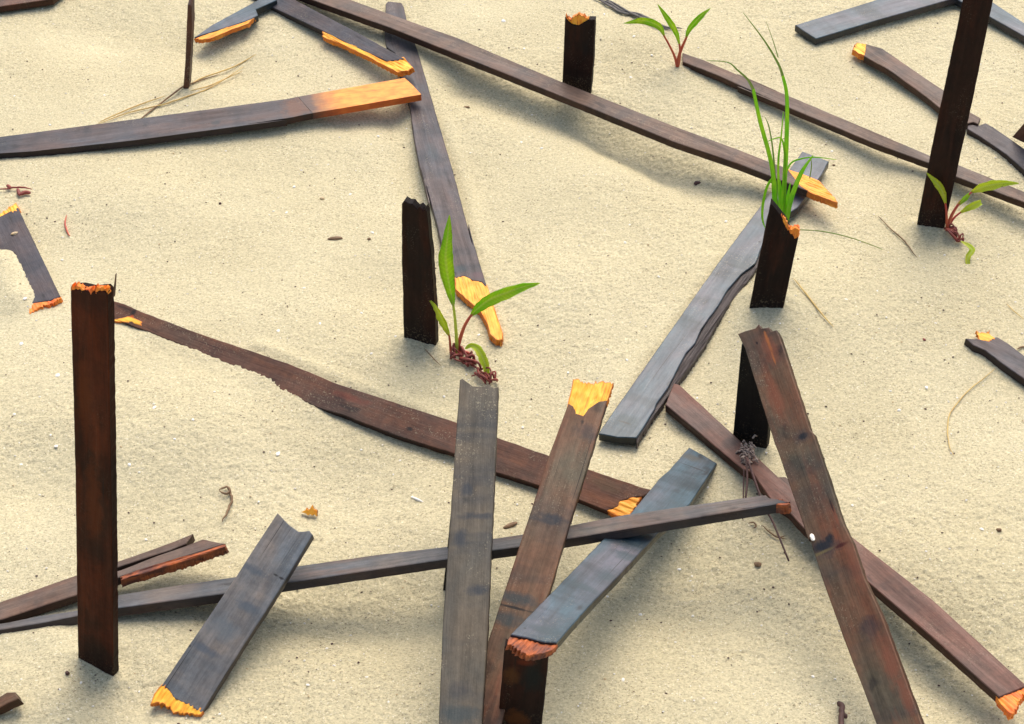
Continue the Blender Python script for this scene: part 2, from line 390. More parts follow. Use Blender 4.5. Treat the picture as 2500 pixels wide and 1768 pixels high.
def board(name, label, outline, plane, mat, axis, group=None, cat='slat', t=.0095, ends=(), base=None, amp=.0003, bev=.0008, step=.006, marks=None):
    """a slat: outline of its broad face on a plane in space, real thickness behind it, broken ends as parts"""
    rnd = random.Random(label)
    w3 = [plane.hit(p) for p in outline]
    A, B = plane.hit(s1(axis[0])), plane.hit(s1(axis[1]))
    X = (B-A).normalized(); Zv = plane.n; Yv = Zv.cross(X).normalized(); X = Yv.cross(Zv)
    org = plane.hit(s1(base)) if base else sum(w3, Vector())/len(w3)
    M = Matrix((X, Yv, Zv)).transposed().to_4x4(); M.translation = org
    Mi = M.inverted()
    to2 = lambda p: (Mi @ plane.hit(p)).to_2d()
    poly = densify([to2(p) for p in outline], step, amp, rnd)
    if marks: mat = paint_marks(mat, marks, Mi, plane)
    v, f = prism(poly, t, bev=bev, rnd=rnd, backtaper=.0003)
    if ends:
        o = empty(name, org); o.matrix_world = M
        link_mesh('shaft', v, f, mat, parent=o)
        sh = o.children[0]
    else:
        o = sh = link_mesh(name, v, f, mat, matrix=M)
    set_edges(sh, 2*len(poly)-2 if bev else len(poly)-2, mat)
    tag(o, label, cat, group)
    ys = [q.y for q in poly]; xs = [q.x for q in poly]
    print('BOARD w=%.3f len=%.3f  z=%.3f  %s' % (max(ys)-min(ys), max(xs)-min(xs), org.z, label))
    for e in ends:
        nm, eo, em = e[:3]; rec = e[3] if len(e) > 3 else .0006; et = e[4] if len(e) > 4 else t - 2*rec
        lab = e[5] if len(e) > 5 else None
        fine_ = nm in ('bare_end', 'splinter')
        ep = densify([to2(p) for p in eo], .0016, .0001 if fine_ else .0006, rnd)
        for q in range(len(ep)):      # torn fibres: jagged along the grain wherever the edge runs across it
            d = ep[(q+1) % len(ep)] - ep[q-1]
            if abs(d.y) > abs(d.x)*.8 and not fine_: ep[q].x += rnd.choice((-1, 1))*rnd.random()**2*.0022
        v, f = prism(ep, et, z0=-rec, bev=(0 if nm == 'bare_end' else .00012) if fine_ else .0004, rnd=rnd, backtaper=0 if fine_ else .001)
        bm = bmesh.new(); vs = [bm.verts.new(q) for q in v]
        for q in f:
            try: bm.faces.new([vs[k] for k in q])
            except ValueError: pass
        bmesh.ops.triangulate(bm, faces=bm.faces[:])
        for thr in (.008, .004, .0025):
            bmesh.ops.subdivide_edges(bm, edges=[ed for ed in bm.edges if ed.calc_length() > thr], cuts=1)
            bmesh.ops.triangulate(bm, faces=[q for q in bm.faces if len(q.verts) > 3])
        ph = rnd.random()*50
        for vv in (bm.verts if not fine_ else []):
            q = Vector((vv.co.x*45+ph, vv.co.y*420, ph))
            dz = noise.noise(q)*.0011 + noise.noise(Vector((vv.co.x*120, vv.co.y*160+ph, 1)))*.0009
            vv.co.z += min(dz, rec*.8 + .0003) if vv.co.z > -rec - et*.5 else max(dz, -.0005)
            vv.co.x += noise.noise(Vector((vv.co.y*700, ph, vv.co.z*400)))*.0012
        me = bpy.data.meshes.new(nm); bm.to_mesh(me); bm.free(); me.materials.append(em)
        rim = me.attributes.new('rim', 'FLOAT', 'POINT')
        for q, vv in enumerate(me.vertices):
            p2 = vv.co.to_2d(); dm = 1.0
            for w_ in range(len(ep)):
                a_, b_ = ep[w_-1], ep[w_]; ab = b_-a_; l2 = ab.length_squared
                t_ = max(0, min(1, (p2-a_).dot(ab)/l2)) if l2 > 0 else 0
                dm = min(dm, (p2-a_-ab*t_).length)
            rim.data[q].value = dm*1000
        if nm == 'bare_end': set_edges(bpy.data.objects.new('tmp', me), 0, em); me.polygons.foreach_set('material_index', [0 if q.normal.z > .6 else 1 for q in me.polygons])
        c = bpy.data.objects.new(nm, me); C.objects.link(c); c.parent = o
        if lab: c['label'] = lab
    return o

def tube_geo(pts, radii, sides=6):
    verts, faces = [], []; n = len(pts)
    for i, p in enumerate(pts):
        d = (pts[min(i+1, n-1)] - pts[max(i-1, 0)])
        if d.length < 1e-9: d = Vector((1, 0, 0))
        d.normalize(); a = d.cross(UP)
        if a.length < .05: a = d.cross(Vector((1, 0, 0)))
        a.normalize(); b = d.cross(a)
        r = radii[i] if isinstance(radii, (list, tuple)) else radii
        for k in range(sides):
            th = 2*math.pi*k/sides; verts.append(p + (a*math.cos(th) + b*math.sin(th))*r)
    for i in range(n-1):
        for k in range(sides):
            k2 = (k+1) % sides; faces.append((i*sides+k, i*sides+k2, (i+1)*sides+k2, (i+1)*sides+k))
    faces.append(tuple(range(sides))[::-1]); faces.append(tuple((n-1)*sides+k for k in range(sides)))
    return verts, faces
def smooth_line(pts, sub=4):
    if len(pts) < 3:
        a, b = pts; return [a.lerp(b, i/(sub*2)) for i in range(sub*2+1)]
    out = []; n = len(pts)
    for i in range(n-1):
        p0, p1, p2, p3 = pts[max(i-1, 0)], pts[i], pts[i+1], pts[min(i+2, n-1)]
        for j in range(sub):
            t = j/sub
            out.append(.5*((2*p1) + (p2-p0)*t + (2*p0-5*p1+4*p2-p3)*t*t + (3*p1-p0-3*p2+p3)*t**3))
    out.append(pts[-1].copy()); return out
def merge(parts):
    V, Fc = [], []
    for v, f in parts:
        o = len(V); V += v; Fc += [tuple(o+k for k in q) for q in f]
    return V, Fc
def local(v, o): return [q - o for q in v]
def wiggle(pts, amp, seed):
    return [p + Vector((noise.noise(Vector((seed, i*.45, 0))), noise.noise(Vector((seed, i*.45, 7))), noise.noise(Vector((seed, i*.45, 13)))*.5))*amp for i, p in enumerate(pts)]
def strand(text, r, zr=.001, taper=True, sides=5, wig=.0, sub=4, z2=None):
    px = S(text); n = len(px)
    pts = [ground(p, zr if z2 is None else zr + (z2-zr)*i/(n-1)) for i, p in enumerate(px)]
    pts = smooth_line(pts, sub)
    if wig: pts = wiggle(pts, wig, hash(text) % 97 * 1.0)
    m = len(pts)
    rad = [r*(1 - (.75*abs(2*i/(m-1)-1)**3 if taper else 0)) for i in range(m)]
    return tube_geo(pts, rad, sides)
def thing_mesh(name, geos, mat, label, cat, group=None, smooth=True):
    V, Fc = merge(geos); o = sum((Vector(v) for v in V), Vector())/len(V)
    o.z = min(v[2] for v in V)
    return tag(link_mesh(name, local(V, o), Fc, mat, matrix=Matrix.Translation(o), smooth=smooth), label, cat, group)

def ribbon(name, text, widths, plane, mat, parent, org, fold=.35, sub=4, teeth=0.0, thick=.00035, bow=0.0, facing=None, wk=.55):
    """leaf blade or grass blade: strip along a line standing in space, folded along the midrib"""
    px = S(text)
    pts = smooth_line([plane.hit(p) for p in px], sub); n = len(pts)
    W = []
    for i in range(n):
        u = i/(n-1)*(len(widths)-1); k = min(int(u), len(widths)-2); W.append((widths[k]+(widths[k+1]-widths[k])*(u-k)))
    verts, faces = [], []
    rnd = random.Random(text)
    nn = (facing or plane.n).normalized()
    for i, p in enumerate(pts):
        d = (pts[min(i+1, n-1)] - pts[max(i-1, 0)]).normalized()
        s = d.cross(nn).normalized(); up = s.cross(d).normalized()
        p = p + nn*bow*math.sin(math.pi*i/(n-1))
        w = W[i]*wk
        for k in (-1, -.5, 0, .5, 1):
            ww = w*(1 + (rnd.uniform(-1, 1)*teeth if abs(k) == 1 else 0))
            verts.append(p + s*k*ww + up*(abs(k)*w*fold))
    top = len(verts)
    verts += [v - nn*thick for v in verts]
    for i in range(n-1):
        for k in range(4):
            a, b, c, e = i*5+k, i*5+k+1, (i+1)*5+k+1, (i+1)*5+k
            faces.append((a, b, c, e)); faces.append((top+e, top+c, top+b, top+a))
        for k in (0, 4):
            a, b = i*5+k, (i+1)*5+k
            faces.append((a, b, top+b, top+a))
    o = link_mesh(name, local(verts, org), faces, mat, parent=parent, smooth=True)
    a1 = o.data.attributes.new('mid', 'FLOAT', 'POINT'); a2 = o.data.attributes.new('along', 'FLOAT', 'POINT')
    a1.data.foreach_set('value', [(1, .5, 0, .5, 1)[q % 5] for q in range(len(verts))])
    a2.data.foreach_set('value', [(q % top)//5/(n-1) for q in range(len(verts))])
    return o
def stalk(name, text, r0, r1, plane, mat, parent, org, sub=4):
    pts = smooth_line([plane.hit(p) for p in S(text)], sub); m = len(pts)
    v, f = tube_geo(pts, [r0+(r1-r0)*i/(m-1) for i in range(m)], 7)
    return link_mesh(name, local(v, org), f, mat, parent=parent, smooth=True)

LY = 'broken fence slats lying on the sand'
ST = 'fence slats standing upright in the sand'
LE = 'broken fence slats leaning up out of the sand'

# ------------------------------------------------------------------ slats lying on the sand
B1 = board('fence_slat', 'long grey slat at the left edge with a third of it bare orange wood',
      S('A -260,945 0,905 160,885 650,820 1895,655 B 345,640 440,748 310,775 0,822 A 1895,792 880,928 220,1000 0,1014 -260,1050'),
      lying('A 0,905', .012, 'B 1050,515', .026, 'B 1160,625', .026), GREY, ('A 0,950', 'B 1100,570'), LY, marks=[('B 335,715', 22, 30, (.150, .066, .036), .75), ('B 150,760', 30, 12, (.10, .064, .055), .5), ('A 1430,810', 8, 6, (.03, .04, .045), .7), ('A 1000,850', 30, 10, (.11, .08, .075), .6)],
      ends=[('bare_end', S('B 347,639.6 700,577 1050,515 1100,560 1160,625 800,687 442,747.6'), BARE, .0, .0095, 'bare orange end')], bev=0)
# the bare wood fades in over a few centimetres beyond the stained part
be = [c for c in B1.children if c.name.startswith('bare_end')][0]
bpy.context.view_layer.update()
x0 = (B1.matrix_world.inverted() @ lying('A 0,905', .012, 'B 1050,515', .026, 'B 1160,625', .026).hit(s1('B 392,694'))).x
nt = BARE.node_tree; bs = [q for q in nt.nodes if q.type == 'BSDF_PRINCIPLED'][0]; src = bs.inputs['Base Color'].links[0].from_socket
tcb = N(nt, 'ShaderNodeTexCoord').outputs['Object']; sx = N(nt, 'ShaderNodeSeparateXYZ'); nt.links.new(tcb, sx.inputs[0])
mr = N(nt, 'ShaderNodeMapRange'); mr.inputs['From Min'].default_value = x0 - .003; mr.inputs['From Max'].default_value = x0 + .046
nt.links.new(math_(nt, 'ADD', sx.outputs[0], math_(nt, 'MULTIPLY', math_(nt, 'SUBTRACT', noise_tex(nt, tcb, 90), .5), .02)), mr.inputs['Value'])
nt.links.new(mix(nt, ramp(nt, mr.outputs[0], [(0.0, 1.0), (.22, .96), (.55, .55), (1.0, 0.0)]), src, (.082, .052, .044)), bs.inputs['Base Color'])
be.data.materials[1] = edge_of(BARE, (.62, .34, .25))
board('fence_slat', 'slate slat running from the top centre to an orange splintered point behind the central seedling',
      S('B 925,25 940,8 1030,18 1045,45 1065,140 1135,330 1260,760 1370,1130 1500,1624 C 1470,260 1540,500 1600,690 1560,645 1500,635 1440,605 1385,620 1330,500 1290,380 1260,250 1190,0 '
        'B 1215,1350 1150,1100 1110,900 1085,700 1010,480 985,350 930,310 918,240 922,100'),
      lying('B 985,20', .006, 'C 1385,600', .009, 'C 1590,660', .009), GREY, ('B 985,20', 'C 1500,640'), LY, marks=[('C 1420,560', 10, 9, (.024, .038, .044), 0.8), ('C 1380,590', 4, 3, (.010, .010, .010), 0.8), ('B 1230,1000', 26, 8, (.04, .055, .062), 0.5), ('C 1540,600', 9, 12, (.10, .05, .055), 0.6)],
      ends=[('broken_end', S('C 1380,600 1500,605 1595,660 1640,800 1700,980 1695,1025 1650,1020 1615,990 1600,930 1555,840 1500,790 1440,740 1385,690'), ORANGE)])
board('fence_slat', 'longest mauve slat, slanting from the top edge to an orange tip behind the grass tuft',
      S('B 100,-230 700,0 960,95 1400,250 1895,460 D 465,540 680,625 1200,830 E 0,985 210,1068 330,1112 420,1230 475,1265 0,1078 D 1200,935 600,690 0,450 B 960,185 455,5 -40,-190'),
      lying('B 900,120', .024, 'E 330,1110', .030, 'E 420,1230', .030), MAUVE, ('B 500,0', 'E 400,1180'), LY,
      ends=[('broken_end', S('E 325,1110 430,1148 540,1190 580,1235 640,1300 668,1338 560,1302 475,1268 410,1225'), ORANGE, .0004, .0085)])
board('fence_slat', 'slate slat at the top, split along one side into a long yellow edge',
      S('B -150,-120 80,0 200,60 350,130 510,205 700,300 930,405 990,400 1050,388 740,215 500,90 330,0 100,-120'),
      lying('B 300,60', .012, 'B 1050,385', .024, 'B 930,405', .024), GREY, ('B 200,0', 'B 1000,400'), LY,
      ends=[('broken_end', S('B 505,240 508,195 700,290 930,390 1045,375 1070,405 1105,440 1080,462 1000,474 930,440 800,370 620,285'), YELLOW, .0008, .008)])
board('wood_fragment', 'dark wedge of broken slat with an orange lower edge behind the thin edge-on slat',
      S('A 1285,247 1400,165 1640,35 1760,-30 1830,0 1690,62 1705,100 1660,125 1600,148 1420,205'),
      lying('A 1290,245', .022, 'A 1680,30', .014, 'A 1690,100', .016), BLUE, ('A 1290,245', 'A 1700,60'), cat='wood piece',
      ends=[('broken_edge', S('A 1282,252 1420,200 1600,142 1690,105 1640,152 1500,205 1400,245 1330,256'), ORANGE, .001, .006)])
board('fence_slat', 'brown slat end cutting across the very top left corner',
      S('A -250,70 -250,-60 200,-140 500,-130 350,-8 0,42'), lying('A 0,0', .014, 'A 300,-20', .014, 'A 0,45', .014), BROWN, ('A 0,20', 'A 350,-30'), LY)
board('fence_slat', 'broad blue grey slat slanting down left from the grass tuft, right edge ragged',
      S('E 430,1000 500,1025 605,1065 560,1150 470,1280 400,1370 340,1410 250,1500 F 1790,400 1745,520 1650,595 1565,690 1500,800 1440,880 1385,960 1345,1050 1285,1115 1235,1210 1175,1330 1090,1450 G 1080,400 1000,530 958,592 830,588 710,565 '
        'F 720,1624 1060,1140 1490,530 1660,300 1840,60 E 345,1120'),
      lying('G 710,565', .014, 'E 430,1000', .016, 'G 958,592', .014), BLUE, ('G 830,570', 'E 500,1050'), LY,
      ends=[('charred_edge', S('F 1800,380 1772,470 1755,540 1695,625 1585,755 1485,915 1402,1065 1300,1205 1200,1340 1085,1495 1010,1610 G 985,560 960,620 958,560 1060,390 F 1075,1440 1160,1320 1220,1200 1270,1105 1330,1040 1370,950 1425,870 1485,790 1550,680 1640,580 1730,510'), CHAR, .003, .0085)], marks=[('F 1610,540', 3.5, 20, (.012, .018, .024), 0.85), ('F 1640,530', 8, 14, (.022, .040, .046), 0.7), ('G 900,480', 12, 16, (.014, .032, .036), 0.8), ('G 880,490', 2, 9, (.010, .010, .010), 0.8), ('F 1230,800', 22, 10, (.085, .11, .125), 0.6), ('F 1740,250', 10, 12, (.022, .040, .046), 0.6), ('F 1770,380', 2, 2, (.010, .010, .010), 0.9)], amp=.0004)
board('fence_slat', 'straight mauve slat starting at the top seedling and passing behind the tall right-hand slat',
      S('D 1262,348 1400,395 1895,608 E 0,490 880,860 1280,1030 1465,1090 1895,1265 2300,1430 2300,1510 1895,1337 1435,1165 1270,1080 900,945 0,570 D 1895,680 1500,500 1262,408'),
      lying('D 1300,380', .007, 'E 1400,1100', .020, 'E 1380,1135', .020), MAUVE, ('D 1300,380', 'E 1895,1300'), LY)
board('fence_slat', 'blue grey slat with a squared end at the top, left of the tallest slat',
      S('E 383,165 930,-5 1500,-180 1640,-75 1270,35 900,140 520,256 440,205'), lying('E 383,165', .012, 'E 930,0', .014, 'E 520,256', .012), BLUE, ('E 450,210', 'E 1200,0'), LY)
board('fence_slat', 'brown slat with a small square yellow end crossing behind the tall right-hand slat',
      S('E 850,290 960,320 1250,520 1400,620 1525,733 1610,780 1592,820 1560,806 1525,815 1340,715 1250,640 1000,460 838,370 846,330'),
      lying('E 850,330', .014, 'E 1500,740', .009, 'E 1250,640', .013), MAUVE, ('E 850,330', 'E 1560,790'), LY,
      ends=[('broken_end', S('E 763,322 790,280 858,288 868,340 850,366 800,355'), YELLOW, .0005, .0085)])
board('fence_slat', 'grey slat half sunk in sand running off the right edge behind the tall slat',
      S('E 1522,822 1600,828 1640,812 1690,838 1895,980 2150,1160 2150,1310 1895,1122 1780,1022 1620,912 1522,852'),
      lying('E 1560,840', .006, 'E 1895,1000', .009, 'E 1895,1100', .009), GREY, ('E 1560,840', 'E 1895,1050'), LY)
board('fence_slat', 'dark slat end just showing at the right edge below the top corner',
      S('E 1815,908 1895,815 1990,700 2080,800 1960,965 1880,940'), lying('E 1815,908', .010, 'E 1950,800', .05, 'E 1880,940', .012), BROWN, ('E 1830,910', 'E 2040,750'), LY)
board('fence_slat', 'mottled blue and mauve slat across the top right corner behind the tall slat',
      S('E 1380,-170 1690,15 1895,150 2200,350 2200,470 1895,238 1668,110 1440,-10 1300,-90'),
      lying('E 1690,20', .014, 'E 1895,150', .014, 'E 1668,110', .014), BLUE, ('E 1500,0', 'E 1895,200'), LY)
board('fence_slat', 'short slate slat at the left edge half covered by drifted sand, orange at both ends',
      S('H -80,245 0,212 118,152 400,742 330,768 235,782 160,800 60,560 -40,340'),
      lying('H 118,152', .008, 'H 400,742', .008, 'H 0,215', .006), GREY, ('H 20,190', 'H 320,770'), LY,
      ends=[('broken_end', S('H -80,240 -70,215 0,196 60,150 105,118 124,152 118,170 0,226'), YELLOW, .0004, .008),
            ('broken_end', S('H 400,735 404,748 340,785 270,805 195,850 170,826 190,790 300,768'), REDEND, .0006, .006)])
board('fence_slat', 'long red brown slat slanting from the tall red topped slat down behind two leaning slats',
      S('H 640,730 750,770 820,790 930,840 1300,980 1895,1180 I 590,230 1390,490 1660,590 G 35,590 380,710 640,800 1000,922 1092,940 1000,980 950,985 850,1010 840,1045 760,1077 570,1000 310,908 30,820 I 1655,822 1390,703 1000,580 640,440 530,410 470,390 '
        '300,310 0,185 H 1540,1200 960,966 750,890 640,850'),
      lying('H 800,785', .012, 'G 640,800', .024, 'G 760,1077', .012), BROWN, ('H 750,830', 'G 900,980'), LY, marks=[('I 1085,535', 5, 3, (.010, .010, .010), 0.9), ('H 880,850', 3.5, 9, (.010, .010, .010), 0.85), ('H 868,880', 3, 4, (.45, .08, .015), 0.9), ('I 700,330', 30, 5, (.17, .05, .03), 0.6), ('G 750,900', 25, 8, (.09, .055, .03), 0.6)], amp=.0006,
      ends=[('broken_end', S('G 740,1060 850,1000 940,965 990,980 960,1030 925,1085 895,1112 830,1108 790,1092'), ORANGE, .0006),
            ('broken_edge', S('H 745,893 800,885 850,872 880,882 942,910 938,938 850,915 750,906'), YELLOW, -.0003, .004)])
board('fence_slat', 'blue grey slat bent back from the dark stump at the bottom edge',
      S('G 1305,655 1400,705 1490,760 1410,880 L 1310,170 1110,350 860,620 640,850 432,1084 350,1080 250,1055 128,1030 450,700 720,420 930,220 1110,0 G 1180,800'),
      lying('G 1305,660', .003, 'L 128,1030', .112, 'G 1490,760', .003), BLUE, ('G 1400,710', 'L 280,1050'), LY, marks=[('L 900,520', 9, 20, (.022, .040, .046), 0.7), ('L 610,720', 6, 18, (.022, .040, .046), 0.7), ('L 760,650', 10, 9, (.022, .040, .046), 0.6), ('L 360,1000', 9, 16, (.022, .040, .046), 0.75), ('G 1340,790', 1.2, 22, (.010, .010, .010), 0.9), ('G 1310,720', 8, 18, (.060, .055, .042), 0.8), ('G 1250,1040', 8, 18, (.022, .040, .046), 0.5), ('L 220,990', 1.5, 2, (.010, .010, .010), 0.9)], amp=.0006,  # first mark is the crossing slat's cast shadow, painted as a dark band
      ends=[('broken_end', S('L 140,1010 440,1070 434,1088 405,1120 330,1140 250,1155 180,1118 106,1082 114,1045'), RUSTEND, .0025, .006)])
board('fence_slat', 'long narrow dark edged slat crossing the foreground behind the two leaning slats',
      S('M -160,985 60,950 250,910 510,872 780,770 1150,710 1560,650 K 350,578 900,500 1335,450 1630,400 L 0,400 210,368 520,310 880,240 1300,180 1780,112 O 190,110 212,130 270,136 338,156 0,205 L 1890,168 900,330 490,400 180,450 0,475 K 1625,480 1335,530 260,690 M 1480,760 790,853 510,905 300,948 100,982 -160,1025'),
      lying('M 300,940', .005, 'L 1780,112', .086, 'L 1850,172', .094), DULL, ('M 300,930', 'O 250,150'), LY,
      ends=[('broken_end', S('O 262,132 300,138 342,153 338,172 300,174 256,172'), RUSTEND, .0003, .0098)])
board('fence_slat', 'slat at the left edge split lengthwise into two prongs behind the tall left-hand slat',
      S('M -150,870 160,760 500,640 785,545 1000,470 1150,415 1275,365 1230,430 1120,475 1000,512 790,582 620,652 800,604 1050,506 1200,455 1340,400 1490,432 1300,490 900,612 780,655 510,768 40,922 -150,975'),
      lying('M 0,870', .008, 'M 1340,400', .034, 'M 1480,432', .034), MAUVE, ('M 0,870', 'M 1400,430'), LY, amp=.0004,
      ends=[('split_edge', S('M 1488,430 1300,484 900,606 800,640 800,668 950,625 1300,515 1492,448'), RUSTEND, .0005, .0095)])
board('fence_slat', 'small red brown slat end poking in at the bottom left corner',
      S('M -200,1500 0,1440 45,1412 100,1412 122,1455 60,1480 0,1512 -200,1590'), lying('M 0,1440', .014, 'M 100,1412', .018, 'M 0,1512', .014), RUST, ('M -100,1520', 'M 100,1430'), LY)
board('fence_slat', 'short grey slat with a dark ragged tip and a yellow splinter at the right edge',
      S('P 1510,1018 1600,1022 1720,1008 1790,1050 1895,1130 2150,1310 2150,1480 1895,1285 1760,1190 1640,1098 1560,1062'),
      lying('P 1530,1030', .009, 'P 1895,1130', .011, 'P 1895,1280', .011), GREY, ('P 1560,1040', 'P 1895,1210'), LY,
      ends=[('broken_end', S('P 1578,962 1605,984 1650,980 1662,962 1668,988 1700,1012 1660,1040 1600,1030 1590,1000'), YELLOW, -.0002, .004)])
board('fence_slat', 'pinkish brown slat slanting to an orange end at the bottom right corner',
      S('G 1205,232 1240,240 1600,570 1895,850 Q 320,850 O 740,370 1290,800 1895,1352 1905,1375 1730,1445 1300,1060 850,672 Q 440,1190 340,1080 230,1010 100,820 G 1660,800 1150,372'),
      lying('G 1205,240', .013, 'O 1895,1352', .036, 'O 1730,1445', .036), PINK, ('G 1180,300', 'O 1800,1400'), LY, marks=[('G 1590,620', 11, 16, (.04, .032, .03), 0.6)],
      ends=[('broken_end', S('O 1715,1430 1890,1365 1912,1385 1900,1420 1862,1470 1842,1530 1800,1547 1745,1485'), REDEND, .0015, .008)])

# ------------------------------------------------------------------ slats leaning up
board('fence_slat', 'taupe leaning slat with dark blue blotches standing nearest the centre of the bottom edge',
      S('I 1415,208 1432,200 1470,228 1500,250 1560,252 1600,240 1640,262 1670,255 K 1645,0 1620,500 1600,1000 1555,1700 1540,1950 1255,1950 1272,1700 1300,1000 1335,500 1370,0'),
      lying('I 1415,210', .150, 'K 1275,1624', .052, 'I 1670,250', .150), TAUPE, ('I 1540,230', 'K 1420,1624'), LE, marks=[('I 1460,940', 9, 8, (.020, .026, .034), 0.85), ('I 1455,1000', 5, 5, (.010, .010, .010), 0.6), ('I 1530,1110', 5, 22, (.020, .026, .034), 0.75), ('I 1420,1240', 9, 7, (.020, .026, .034), 0.8), ('K 1530,740', 7, 12, (.020, .026, .034), 0.8), ('K 1420,1400', 12, 14, (.020, .026, .034), 0.5), ('K 1400,1560', 11, 22, (.022, .040, .046), 0.6), ('K 1420,420', 8, 8, (.020, .026, .034), 0.55), ('I 1520,880', 8, 20, (.020, .026, .034), 0.4)])
board('fence_slat', 'brown leaning slat with a bright yellow broken top beside the taupe slat',
      S('G 508,365 540,382 565,432 605,447 640,397 710,352 765,345 625,810 510,1180 380,1624 K 1790,1200 1690,1624 1640,1800 1370,1800 1430,1624 1600,1080 G 80,1624 260,1080 380,710'),
      lying('G 540,210', .134, 'K 1600,1080', .047, 'G 800,230', .134), RUST, ('G 660,230', 'K 1570,1624'), LE, marks=[('G 640,560', 12, 16, (.020, .026, .034), 0.5), ('G 400,1120', 5, 20, (.020, .026, .034), 0.8), ('L 360,280', 4, 18, (.020, .026, .034), 0.7), ('L 160,790', 8, 26, (.022, .040, .046), 0.75), ('L 150,855', 1.6, 24, (.010, .010, .010), 0.95), ('L 100,930', 9, 20, (.022, .040, .046), 0.7), ('G 600,490', 3, 2, (.010, .010, .010), 0.7)],
      ends=[('broken_end', S('G 540,198 580,214 630,226 668,224 674,240 684,222 730,220 806,226 785,290 758,370 700,380 640,420 605,465 550,445 500,385 520,300'), YELLOW, .0006)])
board('fence_slat', 'short wide silver grey slat propped over the long narrow slat, its near end splintered yellow',
      S('K 210,228 250,270 290,310 350,352 385,350 420,345 442,372 220,740 0,1080 M 1330,1552 1280,1518 1210,1482 1150,1452 1110,1392 1068,1370 1250,1100 1560,650 1700,430'),
      lying('K 210,230', .082, 'M 1070,1370', .016, 'K 440,370', .082), SILVER, ('M 1200,1450', 'K 320,300'), LE, marks=[('M 1650,590', 5, 24, (.045, .062, .078), 0.7), ('K 200,640', 1.5, 4, (.010, .010, .010), 0.9), ('K 235,660', 1.5, 4, (.010, .010, .010), 0.9), ('M 1640,850', 6, 18, (.05, .068, .085), 0.7), ('M 1350,1130', 5, 20, (.045, .06, .078), 0.7), ('M 1250,1105', 2, 3, (.010, .010, .010), 0.8), ('M 1480,1000', 14, 20, (.085, .105, .118), 0.6)],
      ends=[('broken_end', S('M 1075,1355 1170,1440 1290,1505 1345,1535 1328,1562 1300,1566 1250,1550 1170,1552 1110,1512 1060,1482 990,1492 1020,1420 1050,1380'), YELLOW, .0005)])
board('fence_slat', 'large rust streaked slat leaning up at the lower right with a torn top',
      S('P 3,988 50,970 120,950 140,924 160,952 210,945 225,972 258,962 278,1005 480,1624 Q 500,560 700,1160 O 760,420 840,660 960,920 1100,1300 1220,1624 1300,1850 1010,1850 920,1624 700,1050 560,660 480,400 Q 470,1270 330,860 210,520 50,0'),
      lying('P 5,990', .156, 'O 920,1624', .034, 'P 275,1000', .172), RUST, ('P 140,980', 'O 1070,1624'), LE, marks=[('P 210,1060', 16, 2.0, (.50, .16, .03), 0.9), ('P 240,1150', 9, 1.5, (.50, .16, .03), 0.85), ('P 220,1100', 22, 9, (.20, .070, .038), 0.7), ('Q 250,330', 26, 9, (.20, .070, .038), 0.55), ('Q 425,585', 4.5, 6, (.010, .010, .010), 0.9), ('Q 425,585', 9, 10, (.020, .026, .034), 0.5), ('O 570,450', 8, 12, (.010, .010, .010), 0.9), ('O 610,400', 5, 6, (.010, .010, .010), 0.85), ('O 590,450', 14, 16, (.020, .026, .034), 0.55), ('O 560,490', 2, 16, (.16, .12, .05), 0.7), ('O 650,250', 18, 2, (.20, .070, .038), 0.8), ('O 690,440', 2.2, 9, (.05, .012, .01), 0.9), ('O 620,170', 12, 1.2, (.010, .010, .010), 0.8), ('O 780,560', 30, 7, (.20, .070, .038), 0.6), ('O 870,980', 12, 14, (.020, .026, .034), 0.5), ('O 1010,1200', 30, 8, (.20, .070, .038), 0.7), ('O 1120,1450', 22, 6, (.20, .070, .038), 0.65), ('P 130,1050', 3, 1.6, (.010, .010, .010), 0.9)])

# ------------------------------------------------------------------ upright slats
board('fence_slat', 'tall dark red brown slat standing upright at the left with a red torn top',
      S('H 465,700 520,694 600,712 690,706 708,722 712,800 726,1624 M 732,0 742,690 750,1330 752,1560 520,1500 515,1190 505,640 497,0 H 480,1300 468,900'),
      upright('M 640,1255', 22), POSTRED, ('M 640,1255', 'H 600,690'), ST, marks=[('M 620,180', 70, 9, (.095, .020, .004), 0.6), ('H 560,1400', 45, 8, (.090, .020, .004), 0.7), ('M 640,480', 22, 10, (.010, .005, .004), 0.7), ('M 620,1150', 26, 22, (.012, .007, .005), 0.7), ('H 600,760', 20, 24, (.022, .006, .004), 0.6)], base='M 640,1255',
      ends=[('broken_end', S('H 467,712 466,684 490,676 540,688 575,704 610,692 640,684 655,696 690,686 702,698 708,702 708,735 600,722'), REDEND, .0004, .0045),
            ('splinter', S('H 730,760 738,690 749,610 745,690 740,760'), RUST, .003, .002)])
board('fence_slat', 'short black upright slat with a jagged top behind the central seedling',
      S('C 1030,132 1046,110 1075,128 1100,130 1130,166 1150,150 1172,176 1185,164 1196,188 1208,300 1224,450 1240,700 1252,860 1256,1070 1260,1250 1050,1230 1045,1020 1030,500'),
      upright('C 1160,1045', 18), POST, ('C 1160,1045', 'C 1120,150'), ST, base='C 1160,1045', amp=.0007)
board('fence_slat', 'short dark upright slat with an orange notched top behind the longest slat',
      S('D 485,120 520,158 572,172 610,150 642,132 682,132 672,400 655,605 650,760 460,760 468,540 478,300'),
      upright('D 560,620', 14), POST, ('D 560,620', 'D 580,150'), ST, base='D 560,620',
      ends=[('broken_end', S('D 487,116 515,138 548,112 575,104 600,114 640,124 645,150 610,170 572,192 515,175'), ORANGE, .002, .006)])
